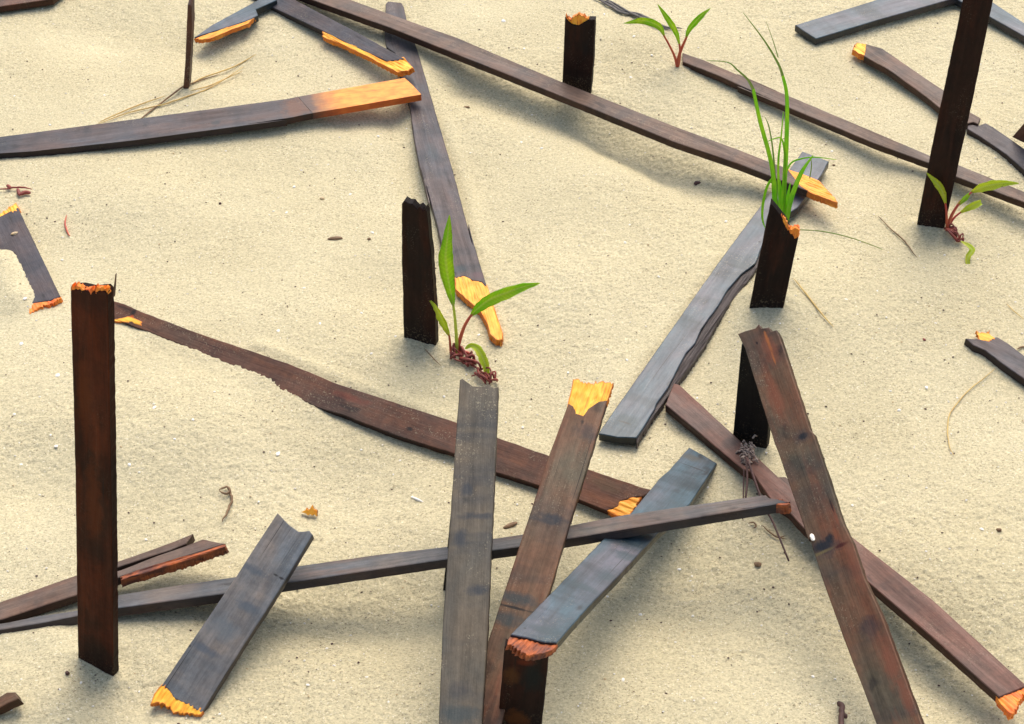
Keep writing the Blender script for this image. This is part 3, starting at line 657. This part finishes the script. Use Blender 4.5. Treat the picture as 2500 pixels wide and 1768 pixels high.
board('fence_slat', 'tallest upright slat, dark brown and leaning, cut by the top edge at the right',
      S('E 1490,0 1535,-230 1735,-230 1690,0 1560,640 1365,1525 1340,1650 1160,1630 1188,1480 1210,1360 1300,900 1400,430'),
      upright('E 1280,1500', 16), POST, ('E 1280,1500', 'E 1590,0'), ST, base='E 1280,1500', amp=.0004)
board('fence_slat', 'dark upright slat with a slanting orange flecked break in front of the grass tuft',
      S('P 218,125 250,160 285,205 310,235 335,278 345,312 372,340 405,346 300,840 270,980 50,960 85,795 150,460'),
      upright('P 190,815', 12), POST, ('P 190,815', 'P 300,260'), ST, base='P 190,815',
      ends=[('broken_end', S('P 342,302 375,294 411,300 404,352 384,362 352,335'), REDEND, .0004, .007),
            ('broken_edge', S('P 288,205 312,225 340,285 348,318 325,290 300,245'), ORANGE, -.0002, .004)])
board('fence_slat', 'black upright slat standing behind the large rust streaked leaning slat',
      S('F 1652,1062 1830,1100 G 1832,500 1815,690 1800,860 1560,860 1595,580 1625,250'),
      upright('G 1700,640', 24), BLACK, ('G 1700,640', 'G 1740,50'), ST, base='G 1700,640')
board('fence_slat', 'black upright slat almost hidden behind the taupe leaning slat',
      S('K 1354,238 1560,250 1530,780 1500,900 1290,880 1305,720 1330,480'),
      upright('K 1400,745', 8), BLACK, ('K 1400,745', 'K 1450,250'), ST, base='K 1400,745')
board('fence_slat', 'dark upright stump at the bottom edge under the bent blue slat',
      S('L 86,1112 130,1130 190,1180 260,1195 330,1190 376,1184 355,1400 330,1624 300,1950 10,1950 40,1624'),
      upright('L 190,1665', 6), POST, ('L 190,1665', 'L 230,1180'), ST, marks=[('L 130,1300', 14, 9, (.085, .032, .008), 0.75), ('L 160,1590', 14, 16, (.11, .035, .008), 0.8), ('L 230,1215', 6, 9, (.12, .02, .006), 0.7), ('L 270,1320', 22, 12, (.006, .010, .010), 0.8)], base='L 190,1665')
board('fence_slat', 'thin slat seen edge-on, standing upright among straw at the upper left',
      S('A 1240,36 1255,32 1266,42 1268,200 1258,400 1247,590 1240,700 1205,700 1212,575 1225,400 1233,200'),
      upright('A 1230,585', 0), BROWN, ('A 1230,585', 'A 1252,50'), ST, base='A 1230,585', t=.030)

# ------------------------------------------------------------------ seedlings
def vplane(base, k=0.0, nx=0.0):
    return Plane(ground(s1(base)), (nx, -1, k))
def seedling(label, base): 
    o = empty('seedling', ground(s1(base))); return tag(o, label, 'seedling', 'green seedlings sprouting from the sand'), o.location.copy()
def tangle(text_pts, r, parent, org, mat, n, spread, name='stem'):
    geos = []
    rnd = random.Random(text_pts)
    base = [ground(p, .004) for p in S(text_pts)]
    for i in range(n):
        a = rnd.choice(base); b = rnd.choice(base)
        if (a-b).length < 1e-5: b = a + Vector((spread, 0, 0))
        mid = a.lerp(b, .5) + Vector((rnd.uniform(-1, 1), rnd.uniform(-1, 1), rnd.uniform(.3, 1.4)))*spread
        pts = smooth_line([a + Vector((rnd.uniform(-1, 1), rnd.uniform(-1, 1), rnd.uniform(-.3, .6)))*spread*.5, mid, b + Vector((rnd.uniform(-1, 1), rnd.uniform(-1, 1), -.2))*spread*.5], 4)
        rr = r*rnd.uniform(.6, 1.2)
        geos.append(tube_geo(pts, [rr*(1-.5*i2/len(pts)) for i2 in range(len(pts))], 6))
    V, Fc = merge(geos)
    return link_mesh(name, local(V, org), Fc, mat, parent=parent, smooth=True)

sd, og = seedling('largest seedling with two long leaves and red roots in the middle of the photo', 'C 1395,1125')
p1 = vplane('C 1395,1125', .15, .1); p2 = vplane('C 1395,1125', .35, .2); p3 = vplane('C 1390,1130', .1, -.2)
lf = ribbon('leaf', 'C 1372,800 1352,700 1332,590 1318,470 1326,380 1336,300 1346,205', [.0022, .0088, .0132, .0150, .0105, .0075, .0006], p1, GREEN, sd, og, teeth=.05, bow=.006)
stalk('stem', 'C 1395,1125 1392,1010 1384,900 1372,800 1352,700', .0022, .0011, p1, GREEN2, sd, og)
ribbon('leaf', 'C 1488,868 1540,800 1620,738 1720,700 1830,668 1944,654', [.0022, .0110, .0132, .0128, .0082, .0006], p2, GREEN, sd, og, teeth=.06, bow=.008)
stalk('stem', 'C 1395,1125 1412,1040 1445,940 1488,868 1540,800', .0026, .0012, p2, REDSTEM, sd, og)
ribbon('leaf', 'C 1345,1005 1322,930 1295,870 1262,810 1215,762', [.0018, .0068, .0080, .0052, .0012], p3, GREEN2, sd, og, teeth=.2, bow=.004)
stalk('stem', 'C 1385,1135 1360,1130 1352,1070 1345,1005 1322,930', .0020, .0009, p3, REDSTEM, sd, og)
p4 = vplane('C 1560,1290', .9, .0)
ribbon('leaf', 'C 1450,1088 1490,1066 1535,1092 1568,1150 1590,1220 1604,1290', [.0012, .0052, .0078, .0085, .0070, .0012], p4, GREEN2, sd, og, teeth=.12, bow=.006)
tangle('C 1360,1140 1400,1110 1430,1160 1450,1190 1500,1180 1440,1130', .0017, sd, og, DKRED, 16, .008, 'roots')
tangle('C 1480,1180 1540,1215 1570,1270 1605,1305 1640,1300 1510,1265', .0016, sd, og, DKRED, 12, .007, 'roots')
stalk('stem', 'C 1395,1125 1440,1105 1500,1130 1530,1165', .0022, .0010, vplane('C 1395,1125', .9), REDSTEM, sd, og)

sd, og = seedling('seedling with three spread leaves at the top, left end of a mauve slat', 'D 1228,440')
p1 = vplane('D 1228,440', .25, .3); p2 = vplane('D 1228,440', .05, 0); p3 = vplane('D 1228,440', .2, -.3)
ribbon('leaf', 'D 1142,240 1105,175 1050,142 980,130 875,155', [.0016, .0088, .0112, .0096, .0006], p1, GREEN, sd, og, wk=.45, teeth=.07, bow=.006)
stalk('stem', 'D 1226,440 1212,380 1186,320 1142,240 1105,175', .0020, .0010, p1, REDSTEM, sd, og)
ribbon('leaf', 'D 1243,300 1222,215 1190,150 1150,95 1098,28', [.0016, .0068, .0092, .0072, .0006], p2, GREEN, sd, og, wk=.45, teeth=.06, bow=.006)
stalk('stem', 'D 1232,440 1244,370 1243,300 1222,215', .0022, .0010, p2, REDSTEM, sd, og)
ribbon('leaf', 'D 1285,255 1310,190 1350,140 1395,95 1447,55', [.0016, .0072, .0094, .0072, .0006], p3, GREEN, sd, og, wk=.45, teeth=.06, bow=.005)
stalk('stem', 'D 1228,440 1245,350 1285,255 1310,190', .0028, .0010, p3, REDSTEM, sd, og)

sd, og = seedling('seedling with yellow green leaves at the foot of the tallest upright slat', 'E 1385,1525')
p1 = vplane('E 1385,1525', .1, .1); p2 = vplane('E 1385,1525', .3, .1); p3 = vplane('E 1385,1525', .5, 0)
ribbon('leaf', 'E 1376,1350 1355,1270 1318,1205 1252,1143', [.0016, .0064, .0078, .0006], p1, GREEN2, sd, og, teeth=.07, bow=.004)
stalk('stem', 'E 1385,1525 1384,1430 1376,1350 1355,1270', .0018, .0009, p1, REDSTEM, sd, og)
ribbon('leaf', 'E 1545,1272 1600,1235 1680,1212 1765,1204 1862,1212', [.0018, .0100, .0108, .0066, .0006], p2, GREEN2, sd, og, teeth=.08, bow=.005)
ribbon('leaf', 'E 1455,1360 1500,1308 1535,1280', [.0020, .0062, .0030], p2, GREEN, sd, og, bow=.002)
stalk('stem', 'E 1388,1520 1410,1440 1455,1360 1500,1308 1600,1235', .0024, .0009, p2, REDSTEM, sd, og)
ribbon('leaf', 'E 1470,1408 1520,1372 1565,1352 1612,1335', [.0016, .0068, .0080, .0062], p3, GREEN2, sd, og, teeth=.08, bow=.004)
stalk('stem', 'E 1388,1520 1425,1450 1470,1408 1520,1372', .0018, .0008, p3, REDSTEM, sd, og)
tangle('P 1385,290 1405,310 1430,330 1450,350 1460,375', .0016, sd, og, DKRED, 12, .007, 'roots')
ribbon('leaf', 'P 1478,378 1525,410 1548,445 1522,485 1520,525 1547,572', [.0010, .0048, .0062, .0058, .0050, .0006], vplane('P 1520,520', 1.6), GREEN2, sd, og, teeth=.1, bow=.004)

# ------------------------------------------------------------------ grass tuft
gb = 'P 235,560'
gr = tag(empty('grass_tuft', ground(s1(gb))), 'tuft of tall green beach grass growing behind the slant topped dark upright slat', 'grass tuft')
og = gr.location.copy()
def blade(text, ws, k, nx, mat=GRASS, fold=.5):
    ribbon('blade', text, [w*.001 for w in ws], vplane(gb, k, nx), mat, gr, og, fold=fold, sub=5, bow=0, wk=.85)
blade('P 225,560 E 268,1560 252,1400 228,1100 150,800 105,590', [2.0, 2.6, 3.0, 2.8, 2.6, 2.0], .05, .1)
blade('E 105,590 85,550 60,515 0,462 D 1560,412 1420,400', [2.0, 1.7, 1.4, 1.0, .7, .2], .05, .1, GRASSDRY)
blade('P 235,560 E 290,1560 300,1380 322,1000 328,650 300,500', [2.0, 2.8, 3.0, 3.0, 2.4, 1.8], 0, 0)
blade('E 300,500 270,420 180,270 40,85', [1.8, 1.5, 1.0, .2], 0, 0, GRASSDRY)
blade('P 230,560 E 280,1500 270,1100 290,900 305,740', [1.2, 1.6, 1.5, 1.0, .4], -.1, 0)
blade('P 228,560 E 262,1500 242,1070 212,850 180,770', [1.2, 1.5, 1.2, .8, .2], .1, .1, GRASSDRY)
blade('P 240,560 E 315,1500 350,1320 420,1140 500,1028', [2.0, 3.0, 3.8, 3.2, .8], -.1, .2)
blade('P 238,560 E 290,1500 300,1240 345,1090 420,1050 520,1040 655,1056', [1.2, 1.6, 1.6, 1.3, 1.1, .8, .2], .1, .2)
blade('P 238,560 E 305,1500 315,1100 306,960 285,912 240,918 178,946', [1.2, 2.0, 1.5, 1.2, 1.0, .8, .2], 0, .1)
blade('P 222,560 E 256,1500 252,1200 205,1215 172,1330 165,1440 185,1510', [1.2, 1.8, 1.6, 1.8, 1.8, 1.5, .3], .3, .1)
blade('E 270,380 240,280 190,140', [.7, .5, .15], 0, 0, GRASSDRY)
blade('E 478,1180 490,1100 488,1055', [.7, .8, .3], -.1, .2, GRASSDRY)
blade('P 230,560 E 275,1500 262,1380 248,1260 236,1150', [1.5, 2.6, 2.8, 2.2, .6], .2, .1)
blade('P 234,560 E 285,1500 283,1380 285,1280 282,1190', [1.5, 3.0, 3.4, 2.6, .6], .25, 0)
blade('P 238,560 E 305,1500 315,1390 335,1290 350,1210', [1.5, 2.8, 3.0, 2.2, .5], .2, 0)
blade('P 240,560 E 320,1500 340,1350 385,1230 435,1120', [1.5, 2.6, 2.8, 2.0, .5], 0, 0)
blade('P 226,560 E 260,1500 246,1380 238,1300 228,1200', [1.5, 2.4, 2.4, 2.0, .5], .3, .1)
blade('P 300,300 410,300 560,310 740,350 910,410 960,432', [.5, .9, .9, .8, .6, .2], -.4, 0, GRASSDRY)

# ------------------------------------------------------------------ twigs, straws, chips
def onplane(text, r, plane, off=.002, sides=5):
    pts = smooth_line([plane.hit(p) + plane.n*off for p in S(text)], 4); m = len(pts)
    return tube_geo(pts, [r*(1-.5*i/m) for i in range(m)], sides)
thing_mesh('twig', [strand('D 640,-40 715,0 780,20 860,70 960,92 1050,130 1110,165 1180,185 1262,186', .0022, .003, wig=.0015),
                    strand('D 660,-30 740,15 800,50 870,88 930,95 1000,120 1080,160 1150,180', .0020, .003, wig=.002),
                    strand('D 720,-15 800,15 850,45 900,75 960,105 1040,140 1130,185 1200,195', .0016, .005, wig=.002)], GREYTWIG,
           'twisted grey twig at the top behind the leaves of the top seedling', 'twig')
sg = 'dry straws on the sand'
for i, (tx, r, lab) in enumerate([
    ('A 640,822 850,745 1080,690 1200,650 1400,575 1610,440', .0010, 'longest dry yellow straw crossing behind the left slat to the thin edge-on slat'),
    ('A 920,795 960,762 1080,670 1200,580 1260,555 1450,490', .0012, 'brown dry straw with a dark knot rising from the left slat to the thin slat'),
    ('A 1250,560 1350,510 1550,440 1690,360', .0010, 'dry straw pointing up right from the foot of the thin edge-on slat'),
    ('A 650,812 850,720 1095,632', .0009, 'pale straw lying uppermost of the bundle behind the left slat'),
    ('A 1260,600 1400,560 1600,470', .0008, 'faint straw just under the others right of the thin edge-on slat'),
    ('P 372,622 460,730 545,840 634,942', .0010, 'straight pale straw right of the foot of the grass tuft slat'),
    ('P 930,208 1020,300 1100,370 1130,410 1190,487', .0009, 'brown bent straw between the grass tuft and the right-hand seedling'),
    ('P 1705,1215 1620,1290 1520,1370 1410,1510 1390,1624 Q 1400,640 1430,710', .0007, 'fine curved tan root hair on the open sand at the right'),
    ('P 1780,790 1830,840 1895,890', .0006, 'short thin stalk by the right edge above the ragged grey slat'),
    ('C 1180,1085 1230,1140 1290,1200', .0006, 'thin dark hair on the sand left of the central seedling roots'),
    ('A 440,1420 430,1480 445,1530 462,1562', .0012, 'short red hair like stalk near the left half buried slat'),
    ('P 1850,1090 1880,1076 1930,1072', .0010, 'tiny rusty stalk touching the ragged grey slat at the right edge')]):
    thing_mesh('straw', [strand(tx, r, .0022, wig=.0008)], (REDSTEM if 'red hair' in lab else BARK if 'brown' in lab or 'dark' in lab or 'rusty' in lab else STRAW), lab, 'straw', sg)
thing_mesh('dried_root', [strand('Y 1450,938 1470,925 1500,918 1520,940 1500,962 1470,955 1450,940', .0013, .004, wig=.001),
                          strand('Y 1505,925 1522,955 1532,990 1520,1040 1498,1085 1470,1148', .0014, .003, wig=.0015)], BARK,
           'curled brown dried root above the silver grey propped slat', 'root')
thing_mesh('dead_twig', [strand('A -40,1255 60,1245 110,1238 160,1240 212,1252', .0012, .004, wig=.001),
                          strand('A 45,1222 60,1236 72,1246', .0024, .004), strand('A 115,1245 125,1275 130,1292', .0024, .004),
                          strand('A 130,1290 165,1272 203,1276', .0026, .004)], DKRED, 'dark red dried twig with buds at the left edge', 'twig')
thing_mesh('dead_twig', [strand('O 668,1492 690,1500 692,1540 690,1580 688,1700', .0028, .004, taper=False, wig=.001, z2=.012),
                          strand('O 692,1560 715,1570 712,1585', .0022, .008)], DARKTWIG, 'short dark knobbly twig poking in at the bottom edge right', 'twig')
thing_mesh('dried_root', [strand('O 75,300 105,290 125,315 105,330', .0009, .003, wig=.001), strand('O 160,310 220,360 270,390 315,380', .0009, .003, wig=.0012),
                          strand('O 180,320 250,385 320,400', .0007, .003, wig=.001)], BARK, 'fine tangle of brown rootlets beside the long thorn like stem', 'root')
# root clump with hanging stems, on the pink slat
b19 = lying('G 1205,240', .013, 'O 1895,1352', .036, 'O 1730,1445', .036)
cpos = b19.hit(s1('G 1690,700')); cl = tag(empty('root_clump', cpos), 'sandy root clump with long dark stems lying on the pinkish brown slat', 'root clump')
rnd = random.Random(4); geos = []
for i in range(95):
    a = b19.hit(s1('G %f,%f' % (rnd.gauss(1690, 22), rnd.gauss(705, 32)))) + b19.n*rnd.uniform(-.001, .004)
    d = Vector((rnd.uniform(-1, 1), rnd.uniform(-1, 1), rnd.uniform(-.6, .3)))*.0032
    geos.append(tube_geo([a, a+d+Vector((0, 0, rnd.uniform(0, .003))), a+d*2.0], [.0010, .0012, .0006], 5))
V, Fc = merge(geos); link_mesh('roots', local(V, cpos), Fc, simple('sandy_roots', (.11, .065, .05), (.38, .29, .22), 400, .8), parent=cl)
for tx, r, za, zb in (('G 1685,720 1690,860 1680,985 L 1672,135', .0013, .03, .018), ('L 1668,-60 1666,60 1660,270', .0009, .022, .01),
                      ('G 1690,730 1770,960 1820,1080 O 240,300 340,545', .0014, .03, .012)):
    px = S(tx); n = len(px); pts = smooth_line([ground(p, za+(zb-za)*i/(n-1)) for i, p in enumerate(px)], 4)
    v, f = tube_geo(pts, [r*(1-.3*i/len(pts)) for i in range(len(pts))], 6)
    link_mesh('stem', local(v, cpos), f, DARKTWIG, parent=cl, smooth=True)

def pebble(name, at, sx, sy, sz, mat, label, cat, group=None, rz=0.0, zr=0.0, seed=0, tilt=0.0, plane=None, flatk=1.0):
    bm = bmesh.new(); bmesh.ops.create_icosphere(bm, subdivisions=2, radius=1)
    for v in bm.verts:
        k = 1 + .32*noise.noise(v.co*1.3 + Vector((seed*3.7, seed, 0))) + .16*noise.noise(v.co*3 + Vector((seed, 0, seed)))
        v.co = Vector((v.co.x*sx*k, v.co.y*sy*k, v.co.z*sz*k))
    me = bpy.data.meshes.new(name); bm.to_mesh(me); bm.free(); me.materials.append(mat)
    o = bpy.data.objects.new(name, me); C.objects.link(o)
    p = (plane.hit(s1(at)) + plane.n*sz*.6) if plane else ground(s1(at), zr + sz*.35)
    o.location = p; o.rotation_euler = (tilt, tilt*.6, rz)
    return tag(o, label, cat, group)
mm = .001
pebble('bark_chip', 'C 590,358', 9*mm, 3.2*mm, 2*mm, BARK, 'flat brown bark chip on open sand left of the black jagged slat', 'bark chip', rz=.1, seed=1)
pebble('bark_chip', 'C 815,362', 2.4*mm, 2*mm, 1.6*mm, BARK, 'small round brown crumb right of the flat bark chip', 'bark chip', seed=2)
pebble('bark_chip', 'I 1748,1172', 7.5*mm, 3*mm, 2.2*mm, BARK, 'brown folded chip between the two leaning slats', 'bark chip', rz=.55, seed=3)
pebble('wood_crumb', 'D 1360,1212', 4.2*mm, 3.4*mm, 3*mm, DARKTWIG, 'dark brown lump on sand under the longest slat', 'debris', seed=4)
pebble('wood_crumb', 'O 135,570', 4*mm, 3.2*mm, 2.4*mm, BARK, 'brown lump on sand left of the rust streaked slat', 'debris', seed=5)
pebble('wood_crumb', 'O 1728,342', 3*mm, 2.4*mm, 2*mm, BARK, 'small brown lump alone on the sand at the lower right', 'debris', seed=6)
pebble('wood_crumb', 'B 505,1312', 3*mm, 2.4*mm, 2*mm, CHIPTAN, 'tan crumb on sand above the flat bark chip', 'debris', seed=7)
pebble('wood_crumb', 'B 1460,708', 4*mm, 1.6*mm, 1.4*mm, BARK, 'thin brown flake under the left part of the longest slat', 'debris', seed=8)
pebble('wood_crumb', 'M 1365,522', 5*mm, 2.2*mm, 1.6*mm, BARK, 'brown flake right under the tip of the forked slat', 'debris', seed=9, rz=.5)
pebble('wood_crumb', 'M 445,1288', 2*mm, 2.4*mm, 2*mm, DARKTWIG, 'dark crumb on sand left of the foot of the tall red brown slat', 'debris', seed=10)
pebble('wood_crumb', 'P 1235,1028', 2*mm, 1.8*mm, 1.5*mm, DKRED, 'red speck on open sand at the right', 'debris', seed=11)
pebble('wood_crumb', 'A 1455,1345', 1.8*mm, 1.8*mm, 1.6*mm, DARKTWIG, 'dark speck on open sand below the orange ended slat', 'debris', seed=12)
pebble('wood_crumb', 'E 638,1092', 2.0*mm, 1.6*mm, 1.2*mm, BARK, 'reddish crumb right of the blue slat tip behind the grass', 'debris', seed=13)
pebble('pale_straw_piece', 'I 1130,998', 7.5*mm, 1.3*mm, 1.2*mm, SHELL, 'short white straw like sliver on sand left of the taupe slat', 'sliver', rz=-.55, seed=14)
# orange splinter cluster
fp = lying('I 365,1085', .004, 'I 470,1110', .004, 'I 440,1040', .012)
board('wood_splinter', 'small yellow orange comb like splinter above the silver grey propped slat',
      S('I 365,1085 395,1070 400,1055 412,1072 425,1060 438,1038 448,1062 470,1072 466,1112 450,1098 440,1108 425,1098 410,1106 395,1092'), fp, PLAINYEL, ('I 370,1085', 'I 470,1090'), cat='splinter', t=.004, bev=.0004)
j3 = lying('P 5,990', .156, 'O 920,1624', .034, 'P 275,1000', .172)
pebble('shell_fragment', 'O 500,392', 2.2*mm, 4.6*mm, 1.5*mm, SHELL, 'white curved fragment stuck on the large leaning slat beside its dark knot', 'shell', plane=j3, seed=20, rz=.15)
pebble('wood_crumb', 'H 96,325', 4.5*mm, 2.6*mm, 2*mm, CHIPTAN, 'pale orange chip lying on the half buried slat at the left edge', 'debris', zr=.008, rz=.5, seed=21)
SHG = 'white shell fragments on the sand'
BIG = [('H 140,1055', 3.4, 4.2, 'white shell chip left of the tall red brown slat near its top'),
       ('H 380,1262', 4.8, 4.0, 'squarish white shell chip left of the tall red brown slat, halfway down'),
       ('H 1020,1475', 2.8, 4.6, 'upright oval white shell right of the tall red brown slat'),
       ('H 165,755', 4.0, 3.2, 'white shell chip under the torn lower end of the half buried slat'),
       ('Y 370,648', 3.6, 3.0, 'white shell chip low on the left of the tall red brown slat'),
       ('Y 855,770', 2.8, 3.4, 'white shell chip right of the tall red brown slat, lower of two'),
       ('I 212,698', 5.0, 3.6, 'large oval white shell on sand under the long red brown slat'),
       ('P 720,762', 4.4, 2.4, 'pale flat shell right of the foot of the grass tuft slat'),
       ('B 320,1235', 3.6, 2.8, 'white shell chip on open sand under the orange ended slat'),
       ('B 875,900', 3.6, 2.6, 'white shell chip just below the bare orange end'),
       ('D 920,512', 3.2, 3.6, 'white shell chip on sand left of the top seedling'),
       ('D 745,95', 4.0, 2.4, 'white shell sliver near the twisted grey twig'),
       ('D 80,140', 5.5, 3.2, 'cream shell cluster at the top left of the short orange topped slat'),
       ('B 1700,135', 4.5, 3.0, 'cream shell piece at the top right of the longest slat'),
       ('C 835,320', 4.2, 2.4, 'white flat shell left of the black jagged slat'),
       ('Q 1068,410', 3.6, 2.6, 'white shell dot on the open sand at the right'),
       ('F 882,385', 3.4, 2.8, 'white shell chip on the open sand left of the broad blue slat')]
for i, (at, a, b, lab) in enumerate(BIG):
    pebble('shell_fragment', at, a*.62*mm, b*.62*mm, 1.1*mm, SHELL, lab, 'shell', SHG, rz=i*1.3, seed=30+i)
tiny = 'A 95,635 A 330,825 A 690,630 A 1300,600 B 690,1285 B 270,1405 B 1820,940 D 330,980 D 200,940 D 1060,365 D 215,322 D 940,240 E 625,1000 E 790,650 F 505,1245 F 895,1160 F 1105,610 F 1550,245 C 765,850 C 215,970 C 490,920 C 1540,995 C 830,1118 C 385,685 C 990,1005 H 610,545 H 410,500 H 240,900 H 1840,965 H 95,1520 H 1275,1555 Y 335,575 Y 140,770 Y 920,820 Y 1155,600 Y 1835,695 Y 965,1265 M 395,1395 M 535,1350 M 920,1410 M 275,970 I 1830,525 I 1310,320 I 300,1365 I 270,1290 G 205,525 G 1358,330 G 1430,920 L 985,900 L 1330,910 L 1240,600 L 870,1330 Q 1250,260 Q 1615,1195 Q 760,1040 Q 1775,360 P 1370,468 P 1310,918 P 925,705 P 1010,700 P 985,880 O 1250,62 O 500,1310 K 410,1365 K 85,155 K 945,1480'.split()
rn = random.Random(5)
tbase = None
for i in range(0, len(tiny), 2):
    at = tiny[i] + ' ' + tiny[i+1]
    k = rn.uniform(.8, 1.35)
    if tbase is None or i % 10 == 0:
        tbase = pebble('shell_fleck', at, 1.5*k*mm, 1.1*k*mm, .8*mm, SHELL, 'tiny white shell fleck loose on open sand', 'shell', 'tiny shell flecks', rz=rn.uniform(0, 6), seed=60+i)
    else:
        o = tbase.copy(); C.objects.link(o); o.location = ground(s1(at), .0004); o.rotation_euler = (0, 0, rn.uniform(0, 6)); o.scale = (k, k, 1)

# ------------------------------------------------------------------ sand
def axis_coords(lo, hi, step, far, grow=1.16):
    c = list(np.arange(lo, hi, step)); s = step; x = c[-1]; up = []
    while x < far: s *= grow; x += s; up.append(x)
    s = step; x = lo; dn = []
    while x > -far: s *= grow; x -= s; dn.append(x)
    return np.array(dn[::-1] + c + up)
xs = axis_coords(-.80, .80, .0016, 150); ys = axis_coords(1.06, 2.62, .0016, 150)
GX, GY = np.meshgrid(xs, ys)
Hh = np.zeros_like(GX)
near = (np.abs(GX) < 1.2) & (GY > .4) & (GY < 3.4)
x, y = GX[near], GY[near]
fine = (.0006*vnoise(x*32, y*32, 1) + .0005*vnoise(x*75+.37*vnoise(x*40, y*40, 9), y*90, 2) + .00035*vnoise(x*190, y*250, 3) + .0007*vnoise(x*400, y*430, 4))
area_mod = .55 + .75*np.clip(vnoise(x*4.5, y*4.5, 8)*.9 + .45, 0, 1)
Hh[near] = height(x, y) + fine*area_mod
fr = ~near
Hh[fr] = .0045*vnoise(GX[fr]*2.6+3.1, GY[fr]*2.6+1.7, 5) + .10*vnoise(GX[fr]*.12, GY[fr]*.12, 21)*np.clip((np.hypot(GX[fr], GY[fr])-4)/12, 0, 1)
ny, nx_ = GX.shape
co = np.stack([GX, GY, Hh], -1).reshape(-1, 3).astype(np.float32)
idx = np.arange(ny*nx_).reshape(ny, nx_)
quads = np.stack([idx[:-1, :-1], idx[:-1, 1:], idx[1:, 1:], idx[1:, :-1]], -1).reshape(-1, 4)
me = bpy.data.meshes.new('sand'); me.vertices.add(len(co)); me.vertices.foreach_set('co', co.ravel())
me.loops.add(quads.size); me.loops.foreach_set('vertex_index', quads.ravel().astype(np.int32))
me.polygons.add(len(quads)); me.polygons.foreach_set('loop_start', np.arange(0, quads.size, 4, dtype=np.int32))
me.polygons.foreach_set('use_smooth', np.ones(len(quads), dtype=bool))
me.update(calc_edges=True)
sand = bpy.data.objects.new('sand', me); C.objects.link(sand); sand['kind'] = 'structure'
sand['label'] = 'pale rippled beach sand with dark grains and shell grit'
m, nt, bs = new_mat('beach_sand')
tc = N(nt, 'ShaderNodeTexCoord').outputs['Object']
big = noise_tex(nt, tc, 5, detail=4)
col = mix(nt, ramp(nt, big, [(.35, 0.0), (.65, 1.0)]), (.545, .474, .290), (.610, .536, .338))
g1 = noise_tex(nt, tc, 330, sy=1.5, detail=4, rough=.75)
col = mix(nt, 1.0, col, ramp(nt, g1, [(.30, .42), (.43, .85), (.55, 1.03), (.70, 1.25)]), 'MULTIPLY')
dens = noise_tex(nt, tc, 8, sy=1.4, detail=4)
g2 = noise_tex(nt, tc, 400, sy=1.6, detail=3, rough=.7)
dk = math_(nt, 'MULTIPLY', ramp(nt, g2, [(.35, .9), (.44, 0.0)]), ramp(nt, dens, [(.38, .15), (.58, 1.0)]))
col = mix(nt, dk, col, (.19, .145, .075))
g3 = noise_tex(nt, tc, 480, detail=1)
col = mix(nt, ramp(nt, g3, [(.66, 0.0), (.71, .75)]), col, (.82, .76, .58))
nt.links.new(col, bs.inputs['Base Color']); bs.inputs['Roughness'].default_value = .9; bs.inputs['Specular IOR Level'].default_value = .15
bp = N(nt, 'ShaderNodeBump'); bp.inputs['Strength'].default_value = .9; bp.inputs['Distance'].default_value = .0016
nt.links.new(noise_tex(nt, tc, 560, detail=4, rough=.75), bp.inputs['Height']); nt.links.new(bp.outputs[0], bs.inputs['Normal'])
me.materials.append(m)

# shell and wood grit: uncountable specks lying on the sand
rn = random.Random(9); V, Fc, MI = [], [], []
for i in range(2600):
    px = (rn.uniform(-40, 2540), rn.uniform(-30, 1800)); p = ground(px, .0006)
    r = rn.choice([.0004, .0005, .0006, .0008, .0011]); a0 = rn.random()*6
    ring = []
    for k in range(5):
        a = a0 + k*1.2566 + rn.uniform(-.3, .3); q = r*rn.uniform(.6, 1.3)
        ring.append((p.x+math.cos(a)*q*1.3, p.y+math.sin(a)*q, p.z+rn.uniform(-.2, .3)*r))
    o = len(V); V += ring + [(p.x, p.y, p.z+r*.7), (p.x, p.y, p.z-r)]
    mi = 0 if rn.random() < .5 else (1 if rn.random() < .75 else 2)
    for k in range(5):
        Fc += [(o+k, o+(k+1) % 5, o+5), (o+(k+1) % 5, o+k, o+6)]; MI += [mi, mi]
grit = link_mesh('shell_grit', V, Fc, SHELL)
grit.data.materials.append(DARKTWIG); grit.data.materials.append(CHIPTAN)
grit.data.polygons.foreach_set('material_index', MI)
tag(grit, 'scatter of shell grit and dark specks over the sand', 'grit', kind='stuff')

# ------------------------------------------------------------------ light
SUN_EL, SUN_AZ = 56.0, 14.0        # azimuth measured from +Y towards +X: behind the slats, a little to the right
w = bpy.data.worlds.new('World'); sc.world = w; w.use_nodes = True
nt = w.node_tree; bg = nt.nodes['Background']
sky = nt.nodes.new('ShaderNodeTexSky'); sky.sky_type = 'NISHITA'; sky.sun_disc = False
sky.sun_elevation = R(SUN_EL); sky.sun_rotation = R(SUN_AZ); sky.dust_density = 4.0; sky.air_density = 1.0; sky.ozone_density = .6
nt.links.new(sky.outputs[0], bg.inputs[0]); bg.inputs[1].default_value = .115
sl = bpy.data.lights.new('sun', 'SUN'); so = bpy.data.objects.new('sun', sl); C.objects.link(so)
sl.energy = 1.2; sl.angle = R(50); sl.color = (1.0, .95, .86)
dirv = Vector((math.sin(R(SUN_AZ))*math.cos(R(SUN_EL)), math.cos(R(SUN_AZ))*math.cos(R(SUN_EL)), math.sin(R(SUN_EL))))
so.rotation_euler = (-dirv).to_track_quat('-Z', 'Y').to_euler(); so.location = (1, 4, 5)
vs = sc.view_settings; vs.view_transform = 'Standard'; vs.look = 'None'; vs.exposure = 1.06; vs.gamma = 1
